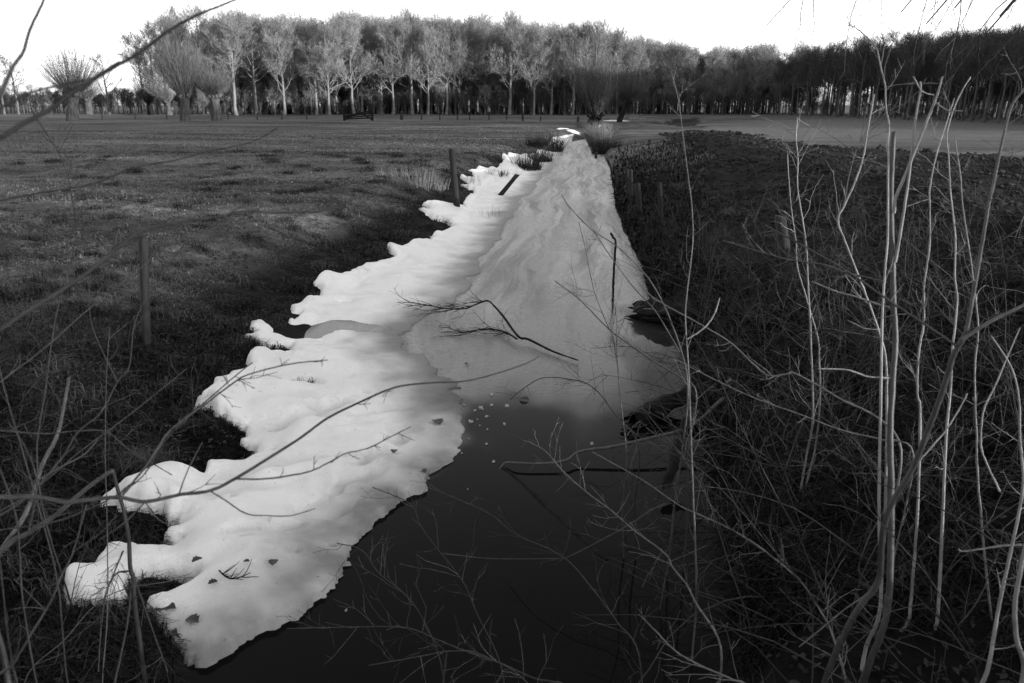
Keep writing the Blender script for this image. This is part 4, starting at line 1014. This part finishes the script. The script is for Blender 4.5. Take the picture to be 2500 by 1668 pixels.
# sticks and logs
def ground_stick(name, pts, z, w, label, cat, mt=M_rot, tone=.3, zz=None):
    p = np.array(pts, float); q = on_plane(p[:, 0], p[:, 1], z)
    if zz is not None: q[:, 2] += np.array(zz)
    Q = spline(q, 5); dep = Q[:, 1] * CP + (CAM_Z - Q[:, 2]) * SP
    W = np.interp(np.linspace(0, 1, len(Q)), np.linspace(0, 1, len(w)), w) / 2 * dep / FPX
    o = empty(name, q[0], label, cat)
    W = W * (1 + RNG.normal(0, .08, len(W)))
    bf = Buf(); bf.tubes(Q, W, 7, tone, cap=True); bf.build('wood', mt, o, True, q[0])
    return o, Q, W
o, Q, W = ground_stick('fallen_branch', [(1412, 880), (1350, 858), (1290, 833), (1265, 828), (1230, 795), (1208, 777), (1190, 764), (1160, 768), (1135, 774), (1090, 770), (1062, 760), (1000, 745)], 0.03, [3, 6, 6.5, 5, 4, 3, 2, 1.5], 'fallen twiggy branch lying across the grey ice', 'branch', zz=[0, 0, .02, .03, .1, .14, .15, .12, .1, .08, .06, .04])
r = np.random.default_rng(5)
Q2 = spline(on_plane(np.array([1262, 1235, 1200, 1165, 1130, 1095]), np.array([828, 812, 804, 806, 812, 800.]), 0.04), 5); W2 = np.linspace(.011, .004, len(Q2))
tb = Buf(); tb.tubes(Q2, W2, 5, .3)
for q_, w_, n_ in ((Q[len(Q) // 2:], W[len(Q) // 2:], 26), (Q2, W2, 22)):
    S, D, pr_, tt, _ = sprout(q_[None], w_[None], n_, 0.1, 1, 40, 14, r)
    D[:, 0] -= 0.5; D[:, 2] *= 0.3
    P2, R2 = grow(S, D, r.uniform(.15, .5, n_), np.full(n_, .004), np.full(n_, .0015), 5, -0.02, .2, r)
    P2[:, :, 2] = np.maximum(P2[:, :, 2], 0.012); tb.tubes(P2, R2, 4, .3)
    S, D, pr_, tt, _ = sprout(P2, R2, 3, .2, 1, 45, 14, r); D[:, 2] *= .3
    P3, R3 = grow(S, D, r.uniform(.05, .22, len(S)), np.full(len(S), .0022), np.full(len(S), .001), 4, -0.02, .2, r)
    P3[:, :, 2] = np.maximum(P3[:, :, 2], 0.010); tb.tubes(P3, R3, 3, .3)
tb.build('twigs', M_rot, o, True, np.array(o.location))['kind'] = 'stuff'
o = shrub('dark crooked stake standing upright from the ice', 1495, 742, 5.2, 'stake', name='stake')
_q = on_plane(np.array([1496.0]), np.array([741.0]), -0.02)[0]; _d = float(_q[1] * CP + (CAM_Z - _q[2]) * SP)
stem(o, [(1496, 741), (1497, 700), (1499, 653), (1503, 592), (1497, 580), (1491, 569)], _d, _d - 0.25, 9, 9, M_rot, .3, root=None, name='wood')
ground_stick('submerged_pole', [(1221, 1140), (1265, 1172), (1336, 1240), (1432, 1327), (1480, 1370)], -0.006, [11, 13, 15, 15], 'dark pole lying in the water, slanting down to the right', 'pole')
ground_stick('floating_branch', [(1217, 1140), (1233, 1131), (1263, 1137), (1317, 1139), (1382, 1134), (1413, 1119), (1489, 1114), (1566, 1106), (1680, 1088), (1760, 1060)], 0.02, [4, 6, 7, 8, 9], 'bare grey branch reaching left from the bank just above the water', 'branch', M_stem, .2, zz=[-.03, 0, .02, .02, .03, .05, .07, .1, .15, .3])
def log(pts, z, w, label, zz=None, seed=1):
    p = np.array(pts, float); q = on_plane(p[:, 0], p[:, 1], z)
    if zz is not None: q[:, 2] += np.array(zz)
    Q = spline(q, 6); dep = Q[:, 1] * CP + (CAM_Z - Q[:, 2]) * SP
    W = np.interp(np.linspace(0, 1, len(Q)), np.linspace(0, 1, len(w)), w) / 2 * dep / FPX
    o = empty('rotten_log', q[0], label, 'log')
    bf = Buf(); bf.tubes(Q, W, 12, .4, cap=True)
    V = bf.V[0]; s_ = W.mean() * 0.55; r_ = np.random.default_rng(seed)
    m_ = len(Q); core = np.repeat(Q, 12, 0); ring = V[:m_ * 12] - core
    ridge = np.tile(1 + r_.normal(0, 0.22, 12), m_) * np.repeat(1 + r_.normal(0, 0.07, m_), 12)
    ax = unit(Q[-1] - Q[0]); f_ = np.repeat(np.clip(1 - np.arange(m_) / 5.0, 0, 1), 12)
    ring = ring * ridge[:, None] * [1, 1, 0.8] + ax * (np.tile(r_.uniform(-1.6, 0.8, 12), m_) * f_ * W.mean())[:, None]
    V = np.concatenate([core + ring, V[m_ * 12:]])
    V = V + (np.stack([fbm(V[:, 0] * 9 + 3 * i, V[:, 1] * 9 + V[:, 2] * 13, seed + i, 3) for i in range(3)], -1) - 0.5) * s_ * 1.6
    bf.V[0] = V; bf.build('wood', M_rot, o, False, q[0])
log([(1548, 758), (1600, 766), (1665, 778), (1740, 790)], 0.09, [34, 50, 52, 40], 'rotten black log end jutting from the right bank over ice', [0, 0, .05, .15], 3)
log([(1540, 1025), (1590, 1008), (1650, 990), (1740, 985)], 0.07, [26, 44, 44, 36], 'split dark log lying at the right waterline behind canes', [0, 0, .05, .15], 6)
log([(1628, 1180), (1650, 1140), (1670, 1100)], 0.10, [20, 26, 18], 'short upright broken stump at the water among the twigs', [0, .1, .25], 9)
log([(1830, 880), (1870, 860), (1925, 830)], 0.5, [14, 16, 10], 'grey broken branch stub resting in the brambles', [0, .05, .12], 12)

# left foreground: overhanging twigs rooted beside the frame
L_root = at(np.array([-330.0, -360, -280, -300, -260]), np.array([1700.0, 1750, 1720, 1690, 1760]), np.array([2.2, 2.0, 2.4, 2.3, 2.5]))
def lroot(i, dx=0, dy=0):
    x_, y_ = L_root[i][0] + dx, L_root[i][1] + dy
    return (x_, y_, float(ground_z(x_, y_)) - 0.05)
def lshrub(i, label, name='bare_shrub', dx=0, dy=0):
    rr = lroot(i, dx, dy)
    return empty(name, rr, label, 'shrub'), rr
o, rr = lshrub(0, 'blurred near branch sweeping up across the top left sky', dx=-.1)
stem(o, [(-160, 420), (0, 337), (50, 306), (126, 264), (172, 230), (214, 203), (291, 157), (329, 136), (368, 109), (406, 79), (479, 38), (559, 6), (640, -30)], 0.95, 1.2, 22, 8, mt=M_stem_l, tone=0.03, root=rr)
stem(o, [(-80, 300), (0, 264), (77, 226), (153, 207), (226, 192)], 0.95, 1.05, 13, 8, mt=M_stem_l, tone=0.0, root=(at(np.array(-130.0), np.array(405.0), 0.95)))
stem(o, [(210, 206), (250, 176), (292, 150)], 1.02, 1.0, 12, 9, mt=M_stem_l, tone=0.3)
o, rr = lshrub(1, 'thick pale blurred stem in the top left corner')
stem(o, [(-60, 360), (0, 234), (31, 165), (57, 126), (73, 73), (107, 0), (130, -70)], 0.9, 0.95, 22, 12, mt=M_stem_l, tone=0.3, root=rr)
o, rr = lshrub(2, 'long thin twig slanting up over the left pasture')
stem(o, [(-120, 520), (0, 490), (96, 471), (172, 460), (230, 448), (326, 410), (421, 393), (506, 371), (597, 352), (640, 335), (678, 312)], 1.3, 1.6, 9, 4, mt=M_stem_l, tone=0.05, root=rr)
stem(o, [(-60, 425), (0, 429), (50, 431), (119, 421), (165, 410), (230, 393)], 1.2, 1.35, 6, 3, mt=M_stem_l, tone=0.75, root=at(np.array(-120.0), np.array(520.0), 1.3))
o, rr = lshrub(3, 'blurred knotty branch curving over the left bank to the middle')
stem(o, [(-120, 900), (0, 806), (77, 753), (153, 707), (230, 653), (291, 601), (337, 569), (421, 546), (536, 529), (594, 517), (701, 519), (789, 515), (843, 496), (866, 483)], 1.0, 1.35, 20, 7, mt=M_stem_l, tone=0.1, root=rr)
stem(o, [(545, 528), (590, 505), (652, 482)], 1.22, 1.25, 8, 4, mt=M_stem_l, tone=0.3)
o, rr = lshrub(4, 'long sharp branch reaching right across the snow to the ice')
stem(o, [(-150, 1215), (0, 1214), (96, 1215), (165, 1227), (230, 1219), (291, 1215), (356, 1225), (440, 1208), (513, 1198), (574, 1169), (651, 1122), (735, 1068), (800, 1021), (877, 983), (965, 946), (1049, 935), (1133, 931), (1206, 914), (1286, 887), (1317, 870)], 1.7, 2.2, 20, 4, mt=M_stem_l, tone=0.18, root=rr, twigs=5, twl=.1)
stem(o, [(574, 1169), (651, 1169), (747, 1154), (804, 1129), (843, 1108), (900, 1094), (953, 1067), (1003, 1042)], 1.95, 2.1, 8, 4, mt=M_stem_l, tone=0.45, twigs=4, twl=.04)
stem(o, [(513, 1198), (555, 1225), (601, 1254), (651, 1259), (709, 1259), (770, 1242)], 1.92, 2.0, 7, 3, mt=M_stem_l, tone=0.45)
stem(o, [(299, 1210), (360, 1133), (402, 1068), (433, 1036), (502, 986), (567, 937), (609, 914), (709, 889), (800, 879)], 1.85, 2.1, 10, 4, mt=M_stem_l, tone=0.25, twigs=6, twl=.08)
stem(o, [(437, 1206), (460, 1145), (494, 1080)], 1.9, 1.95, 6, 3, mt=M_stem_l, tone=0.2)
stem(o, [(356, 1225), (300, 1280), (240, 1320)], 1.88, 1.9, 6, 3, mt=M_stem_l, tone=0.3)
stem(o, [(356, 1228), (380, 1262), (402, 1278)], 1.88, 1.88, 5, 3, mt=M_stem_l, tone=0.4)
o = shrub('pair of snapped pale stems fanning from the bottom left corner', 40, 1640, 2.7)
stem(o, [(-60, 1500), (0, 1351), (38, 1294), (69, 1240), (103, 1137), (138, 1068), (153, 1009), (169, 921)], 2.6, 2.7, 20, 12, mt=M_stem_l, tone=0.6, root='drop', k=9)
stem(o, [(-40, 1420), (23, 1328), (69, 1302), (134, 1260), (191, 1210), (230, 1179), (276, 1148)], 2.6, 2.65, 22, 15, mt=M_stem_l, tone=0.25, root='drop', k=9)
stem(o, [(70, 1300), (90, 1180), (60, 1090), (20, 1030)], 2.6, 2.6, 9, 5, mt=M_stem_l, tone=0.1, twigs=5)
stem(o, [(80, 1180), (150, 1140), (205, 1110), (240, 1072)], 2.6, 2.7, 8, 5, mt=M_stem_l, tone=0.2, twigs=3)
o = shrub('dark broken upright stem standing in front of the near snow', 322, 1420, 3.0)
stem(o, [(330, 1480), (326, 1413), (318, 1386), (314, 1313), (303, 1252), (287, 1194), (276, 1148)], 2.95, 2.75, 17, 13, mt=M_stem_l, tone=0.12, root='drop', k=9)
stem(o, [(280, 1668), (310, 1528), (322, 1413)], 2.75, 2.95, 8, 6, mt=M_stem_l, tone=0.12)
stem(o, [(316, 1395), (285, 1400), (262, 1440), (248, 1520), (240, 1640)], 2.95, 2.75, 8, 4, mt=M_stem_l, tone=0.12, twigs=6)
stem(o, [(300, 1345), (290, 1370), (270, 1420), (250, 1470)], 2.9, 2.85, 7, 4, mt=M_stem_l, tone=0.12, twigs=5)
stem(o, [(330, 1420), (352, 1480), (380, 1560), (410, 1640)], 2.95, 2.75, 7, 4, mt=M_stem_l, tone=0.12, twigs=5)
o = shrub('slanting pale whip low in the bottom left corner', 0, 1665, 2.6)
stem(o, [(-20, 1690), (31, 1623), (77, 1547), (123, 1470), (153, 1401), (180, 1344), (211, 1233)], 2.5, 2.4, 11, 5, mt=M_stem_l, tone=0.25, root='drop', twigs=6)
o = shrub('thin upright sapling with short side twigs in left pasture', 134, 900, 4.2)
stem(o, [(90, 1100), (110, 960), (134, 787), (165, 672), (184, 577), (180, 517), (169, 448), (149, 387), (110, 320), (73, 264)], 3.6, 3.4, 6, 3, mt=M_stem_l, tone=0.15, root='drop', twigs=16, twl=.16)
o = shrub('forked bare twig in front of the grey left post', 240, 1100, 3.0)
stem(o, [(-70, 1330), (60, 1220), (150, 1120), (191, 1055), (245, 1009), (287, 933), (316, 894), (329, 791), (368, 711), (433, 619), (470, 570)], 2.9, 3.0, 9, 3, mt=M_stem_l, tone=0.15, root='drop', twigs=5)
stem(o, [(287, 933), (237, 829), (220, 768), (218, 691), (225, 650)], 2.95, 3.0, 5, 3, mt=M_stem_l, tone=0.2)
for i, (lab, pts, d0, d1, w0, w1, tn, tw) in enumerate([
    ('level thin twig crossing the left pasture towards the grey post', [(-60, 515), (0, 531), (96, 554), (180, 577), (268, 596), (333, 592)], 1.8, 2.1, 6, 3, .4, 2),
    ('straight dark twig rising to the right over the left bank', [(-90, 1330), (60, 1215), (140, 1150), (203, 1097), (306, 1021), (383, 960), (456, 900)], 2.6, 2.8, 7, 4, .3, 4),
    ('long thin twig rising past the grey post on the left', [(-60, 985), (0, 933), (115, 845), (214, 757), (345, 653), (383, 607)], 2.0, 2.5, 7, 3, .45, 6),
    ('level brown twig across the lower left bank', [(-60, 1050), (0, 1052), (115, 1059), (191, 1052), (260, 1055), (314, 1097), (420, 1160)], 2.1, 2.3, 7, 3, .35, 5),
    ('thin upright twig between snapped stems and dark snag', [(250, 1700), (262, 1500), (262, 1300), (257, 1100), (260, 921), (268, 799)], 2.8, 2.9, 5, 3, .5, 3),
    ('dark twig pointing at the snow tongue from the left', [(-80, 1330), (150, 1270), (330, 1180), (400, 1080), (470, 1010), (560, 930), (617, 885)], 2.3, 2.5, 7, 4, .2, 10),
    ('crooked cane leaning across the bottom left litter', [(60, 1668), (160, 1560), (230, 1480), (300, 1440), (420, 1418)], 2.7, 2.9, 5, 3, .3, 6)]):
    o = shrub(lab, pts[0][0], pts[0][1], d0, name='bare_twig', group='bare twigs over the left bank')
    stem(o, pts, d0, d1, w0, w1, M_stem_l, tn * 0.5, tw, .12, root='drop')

# tree overhead at the right whose drooping twigs enter the top of the frame
tr = empty('overhanging_tree', (8.2, 5.0, float(ground_z(8.2, 5.0))), 'drooping fine twigs of a tree entering the top right corner', 'tree')
r = np.random.default_rng(77)
tp = np.array([[0, 0, -0.3], [0.1, 0, 1.5], [0.0, .1, 3.0], [-.1, .2, 4.5], [-.2, .3, 6.2], [-.1, .4, 8.0]])
bf = Buf(); bf.tubes(spline(tp, 4), np.interp(np.linspace(0, 1, 21), [0, .1, 1], [.24, .19, .09]), 10, .3)
limbs = []
org = np.array(tr.location)
for tip, h in (((2260, 60, 8), 5.5), ((2400, 90, 7.5), 5.0), ((2440, 40, 7.0), 5.2), ((2330, 20, 8.5), 6), ((1960, -20, 9.5), 6.5), ((2100, -40, 9), 6.2), ((2500, 110, 7), 4.6), ((2200, 30, 9), 6), ((2620, 0, 7), 5), ((2700, 200, 6), 5)):
    e = at(np.array(float(tip[0])), np.array(float(tip[1])), tip[2]) - org
    s = np.array([0, 0.2, h])
    mid = s * 0.45 + e * 0.55 + np.array([0, 0, 1.1]); q = spline(np.array([s, s * .75 + mid * .25 + [0, 0, .5], mid, mid * .4 + e * .6 + [0, 0, .25], e]), 5)
    w_ = np.linspace(.05, .006, len(q)); bf.tubes(q, w_, 6, .3); limbs.append((q, w_))
bf.build('trunk', M_bark_d, tr, True)
cb = Buf()
for q, w_ in limbs:
    S, D, pr_, tt, _ = sprout(q[None], w_[None], 12, .35, 1, 35, 12, r); D[:, 2] -= .35
    P2, R2 = grow(S, D, r.uniform(.5, 1.2, len(S)), np.full(len(S), .007), np.full(len(S), .002), 6, -0.12, .12, r); cb.tubes(P2, R2, 4, .3)
    S, D, pr_, tt, _ = sprout(P2, R2, 7, .1, 1, 38, 12, r)
    P3, R3 = grow(S, D, r.uniform(.08, .35, len(S)), np.full(len(S), .003), np.full(len(S), .0015), 4, -0.05, .15, r); cb.tubes(P3, R3, 3, .3)
cb.build('crown', M_twig_d, tr, False)

# ------------------------------------------------------------------ tangle and litter
def tangle(n, side, y0, y1, w, hmin, hmax, label, lean_left, seed, tone):
    r = np.random.default_rng(seed)
    y = r.uniform(y0, y1, n); x = (XR(y) + 0.05 + r.random(n) ** 1.1 * w) if side > 0 else (XL(y) - 0.35 - r.random(n) ** 1.0 * w)
    S = np.stack([x, y, ground_z(x, y) - .03], -1)
    D = np.stack([r.normal(lean_left, .5, n), r.normal(-.05, .45, n), r.uniform(.5, 1.3, n)], -1)
    L = r.uniform(hmin, hmax, n)
    P, R = grow(S, D, L, r.uniform(.002, .006, n), np.full(n, .0012), 9, -0.07, .10, r)
    tn = np.clip(tone * .6 + r.random(n) ** 4 * .9 + r.normal(0, .06, n), 0, 1)
    bf = Buf(); bf.tubes(P, R, 4, tn)
    S, D, pr_, tt, i = sprout(P, R, 6, .2, 1, 50, 15, r)
    P2, R2 = grow(S, D, r.uniform(.06, .32, len(S)), np.full(len(S), .0018), np.full(len(S), .0009), 5, .02, .16, r); bf.tubes(P2, R2, 3, tn[i])
    S, D, pr_, tt, j = sprout(P2, R2, 2, .2, 1, 45, 15, r)
    P3, R3 = grow(S, D, r.uniform(.03, .12, len(S)), np.full(len(S), .0012), np.full(len(S), .0007), 3, .02, .16, r); bf.tubes(P3, R3, 3, tn[i][j])
    o = bf.build('undergrowth', M_cane, None, True)
    return tag(o, label, 'undergrowth', kind='stuff')
tangle(640, 1, 1.9, 8.5, 3.6, .4, 1.5, 'tangle of fine bare twigs filling the right bank', -.25, 1, .22)
tangle(150, 1, 8, 14, 3.0, .3, .9, 'thin dry stalks on the right bank farther along', -.1, 2, .3)
tangle(90, -1, 2.2, 6.5, 2.6, .2, .6, 'thin dry stalks on the left bank', .1, 3, .12)
def litter(n, side, y0, y1, w, label, seed):
    r = np.random.default_rng(seed)
    y = y0 * np.exp(r.random(n) * math.log(y1 / y0)); x = (XR(y) + .02 + r.random(n) * w) if side > 0 else (XL(y) - .02 - r.random(n) * w)
    k_ok = ~inpoly(x, y, snow_poly); x, y = x[k_ok], y[k_ok]; n = len(x)
    z = ground_z(x, y) + r.uniform(0.004, .03, n)
    c = np.stack([x, y, z], -1); u = unit(np.stack([r.normal(size=n), r.normal(size=n), r.normal(0, .35, n)], -1))
    v = unit(np.cross(u, np.stack([r.normal(0, .3, n), r.normal(0, .3, n), np.ones(n)], -1)))
    nrm = np.cross(u, v)
    l = r.uniform(.010, .030, n)[:, None]; wd = l * r.uniform(.45, .75, n)[:, None]; cu = nrm * l * r.uniform(-.5, .5, n)[:, None]
    V = np.stack([c - u * l, c - v * wd * .8 - u * l * .2 + cu, c + v * wd * .8 - u * l * .2 + cu, c - v * wd * .6 + u * l * .5 + cu * .6, c + v * wd * .6 + u * l * .5 + cu * .6, c + u * l], 1).reshape(-1, 3)
    b_ = np.arange(n)[:, None] * 6
    T_ = np.concatenate([np.concatenate([b_, b_ + 1, b_ + 2], 1), np.concatenate([b_ + 3, b_ + 5, b_ + 4], 1)]); Q_ = np.concatenate([b_ + 1, b_ + 3, b_ + 4, b_ + 2], 1)
    o = mesh_np('leaf_litter', V, [T_, Q_], M_leaf, None, {'tone': np.repeat(np.clip(r.normal(.2, .25, n), 0, 1), 6)})
    return tag(o, label, 'leaves', kind='stuff')
litter(5200, -1, 2.2, 8, 3.0, 'dead leaf litter on the dark left bank', 1)
litter(5200, 1, 2.0, 8, 3.2, 'dead leaf litter under the shrubs on the right bank', 2)

for i, (px, py, n_, h_, lab) in enumerate([(742, 914, 90, .12, 'dark grass poking out of a melt hole in the snow'), (1200, 520, 26, .35, 'few thin stalks standing in snow below the leaning post'), (1165, 455, 20, .4, 'thin stalks in snow between tall post and leaning post'), (690, 1032, 30, .05, 'low grass tips showing in a snow hollow')]):
    q = on_plane(np.array([float(px)]), np.array([float(py)]), 0.1)[0]
    o = tuft('grass_tuft', q, n_, h_, .07 if h_ < .2 else .3, M_rush, lab, 'grass', None, w=.0025)
    o.location.z = snow_z(q[0], q[1]) + (0.03 if h_ < .2 else 0)
o, Q, W = ground_stick('twig_scrap', [(535, 1393), (548, 1405), (565, 1413), (590, 1408), (612, 1398)], 0.16, [4, 5, 3, 2], 'small dark forked twig scrap lying on the near snow', 'twig')
tb = Buf()
S, D, pr_, tt, _ = sprout(Q[None], W[None], 9, .1, .95, 50, 10, np.random.default_rng(3)); D[:, 1] = np.abs(D[:, 1]) + .3
P2, R2 = grow(S, D, np.random.default_rng(4).uniform(.04, .1, 9), np.full(9, .003), np.full(9, .0012), 4, 0.05, .15); tb.tubes(P2, R2, 4, .3)
tb.build('twigs', M_rot, o, True, np.array(o.location))['kind'] = 'stuff'
# leaves and scraps on the snow, flecks of ice on the open water
def leaf(px, py, size, label, z=None, group='dark leaves on the snow', seed=0):
    r = np.random.default_rng(seed); q = on_plane(np.array([float(px)]), np.array([float(py)]), 0.10)[0]
    zz = snow_z(q[0], q[1]); q = on_plane(np.array([float(px)]), np.array([float(py)]), zz if z is None else z)[0]
    n = 9; t = np.linspace(0, 1, n); V = []
    for i, tt in enumerate(t):
        w_ = 0.42 * math.sin(math.pi * tt) ** 0.7 * (1 + 0.25 * math.sin(tt * 22 + seed)); c_ = .18 * math.sin(tt * 3) + .06
        V += [(tt - .5, -w_, .22 * w_ + c_ * .5), (tt - .5, 0, c_ * .3), (tt - .5, w_, .3 * w_ + c_ * .5)]
    V = np.array(V) * size; a = r.uniform(0, 6.28); c, s = math.cos(a), math.sin(a)
    V = np.stack([V[:, 0] * c - V[:, 1] * s, V[:, 0] * s + V[:, 1] * c, V[:, 2]], -1)
    F = [(3 * i + j, 3 * i + j + 1, 3 * i + j + 4, 3 * i + j + 3) for i in range(n - 1) for j in range(2)]
    o = mesh_np('dead_leaf', V, [np.array(F)], M_leaf_d, None, None, True); o.location = (q[0], q[1], q[2] + 0.004)
    return tag(o, label, 'leaf', group)
for i, (px, py, s, lab) in enumerate([(482, 1370, .06, 'curled dark leaf left of the twig scrap on near snow'), (602, 1373, .035, 'small dark leaf right of the twig scrap on snow'), (668, 1376, .06, 'round brown leaf farthest right on the near snow'),
                                      (520, 1425, .05, 'thin dark leaf below the twig scrap on snow'), (470, 1518, .075, 'long dark leaf low on the nearest snow'), (440, 1548, .09, 'large dark leaf at the left rim of the nearest snow'),
                                      (405, 1490, .11, 'ragged dark leaf cluster on the snow corner by the litter'), (692, 1263, .045, 'dark leaf under the thin branch tip on snow'), (1068, 1033, .11, 'narrow dark leaf lying on the grey ice shelf'),
                                      (1033, 1153, .06, 'small curled leaf on the ice shelf near the water'), (1280, 978, .09, 'dark chunk of debris on the ice beside a white patch'), (1140, 890, .05, 'tiny dark leaf on the ice by the long branch'), (962, 1104, .06, 'dark leaf in a hollow of the ice shelf')]):
    leaf(px, py, s, lab, None, 'dark leaves on the snow', i)
M_fleck = mat('ice_fleck', 0.1, 0.22, 0.4, 40, 0.2)
flecks = [(1160, 1003, 9), (1175, 997, 20), (1200, 990, 12), (1238, 993, 16), (1150, 1030, 18), (1188, 1018, 15), (1165, 1025, 6), (1232, 1036, 10), (1190, 1050, 8), (1218, 1053, 10), (1145, 1072, 6), (1220, 1080, 11), (1188, 1085, 8), (1105, 1126, 18), (1205, 1128, 12), (1157, 1198, 9), (1142, 1195, 4), (1250, 1115, 10), (1128, 1108, 7), (1425, 1086, 12), (1446, 1084, 14), (1403, 1505, 18), (845, 1492, 8), (1180, 1396, 9), (1200, 965, 14), (1270, 1005, 6), (1133, 990, 6), (1208, 1010, 6), (1172, 1040, 5), (1150, 1115, 5)]
for i, (px, py, wpx) in enumerate(flecks[::2] + flecks[1:8:2]):
    r = np.random.default_rng(i); q = on_plane(np.array([float(px)]), np.array([float(py)]), 0.0)[0]
    rad = wpx / 2 * 0.6 * (q[1] * CP + CAM_Z * SP) / FPX
    n = 11; a = np.arange(n) / n * 6.283; rr = rad * (1 + r.normal(0, .32, n))
    t_ = np.stack([np.cos(a) * rr, np.sin(a) * rr * 1.7, np.full(n, .003)], -1); b_ = t_ * [1.06, 1.06, 0] + [0, 0, -.006]
    V = np.concatenate([t_ * [.9, .9, 1] + [0, 0, .002], b_, [[0, 0, .005]]])
    F = [(j, n + j, n + (j + 1) % n, (j + 1) % n) for j in range(n)]; T_ = [(j, (j + 1) % n, 2 * n) for j in range(n)]
    o = mesh_np('ice_fleck', V, [np.array(F), np.array(T_)], M_fleck, None, None, True); o.location = (q[0], q[1], 0.004)
    tag(o, 'small white fleck of ice floating on the dark water', 'ice', 'ice flecks on open water')

# scraps of snow at the far bend of the ditch
for i, (px, py, wpx, dpy, lab) in enumerate([(1452, 304, 26, .5, 'small snow scrap at the foot of the dark willow stool'), (1500, 296, 60, .8, 'long snow strip among reeds beyond the bend'), (1545, 290, 34, .8, 'far end of the snow strip under the leaning pollard'),
                                            (1372, 316, 30, .6, 'snow scrap on the bank at the far end of the ice'), (1400, 322, 34, .8, 'broad snow scrap beside the far stakes')]):
    q = G(px, py)[0]; rad = wpx / 2 / FPX * q[1]; r = np.random.default_rng(i)
    m_, n_ = 7, 18; V = []
    for a_ in range(m_):
        f = a_ / (m_ - 1)
        for j in range(n_):
            t = j / n_ * 6.283; e = 1 + .7 * (fbm(np.array(math.cos(t) * 3 + i * 5), np.array(math.sin(t) * 2), 7, 2) - .5) * 2
            xx, yy = q[0] + math.cos(t) * rad * f * e, q[1] + math.sin(t) * rad * 1.6 * f * e
            V.append((xx, yy, max(float(land(xx, yy)), 0) + 0.07 * (1 - f ** 3) - 0.05 * (f == 1) + .05 * r.random()))
    F = [(a_ * n_ + j, a_ * n_ + (j + 1) % n_, (a_ + 1) * n_ + (j + 1) % n_, (a_ + 1) * n_ + j) for a_ in range(m_ - 1) for j in range(n_)]
    o = mesh_np('snow_patch', np.array(V), [np.array(F)], M_snowp if i else mat('snow_scrap', 0.5, 0.62, 0.7, 6, 0.3), None, None, True)
    M_snowp = o.data.materials[0]
    tag(o, lab, 'snow', 'snow scraps at the bend')

# clods of dug soil on the right bank
r = np.random.default_rng(61)
y = np.exp(r.uniform(math.log(7), math.log(60), 30000)); x = XR(y) + 1.5 + r.random(len(y)) * (y * 0.8 + 4)
k_ok = soil_mask(x, y) > 0.5; x, y = x[k_ok], y[k_ok]; n = len(x)
sz = r.uniform(0.012, 0.045, n) ** 1.0 * (0.5 + 0.022 * y) * np.where(r.random(n) < 0.06, 2.2, 1.0) * (0.6 + 0.9 * fbm(x * .7, y * .7, 63, 2))
c = np.stack([x, y, ground_z(x, y)], -1)
oct_ = np.array([[1, 0, 0], [0, 1, 0], [-1, 0, 0], [0, -1, 0], [0, 0, 1], [0, 0, -1], [.7, .7, .6], [-.7, .7, .55], [-.7, -.7, .6], [.7, -.7, .5]], float)
V = c[:, None] + oct_[None] * (1 + r.normal(0, .25, (n, 10, 1))) * sz[:, None, None] * np.array([1.3, 1.1, .8])
fc = np.array([[0, 6, 4], [6, 1, 4], [1, 7, 4], [7, 2, 4], [2, 8, 4], [8, 3, 4], [3, 9, 4], [9, 0, 4], [0, 5, 1], [1, 5, 2], [2, 5, 3], [3, 5, 0], [0, 1, 6], [1, 2, 7], [2, 3, 8], [3, 0, 9]])
F = (fc[None] + np.arange(n)[:, None, None] * 10).reshape(-1, 3)
o = mesh_np('soil_clods', V.reshape(-1, 3), [F], mat('clod_soil', 0.0025, 0.010, 0.95, 3, 0.5), None, None, False)
tag(o, 'dark crumbled clods on the dug strip right of the ditch', 'soil', kind='stuff')
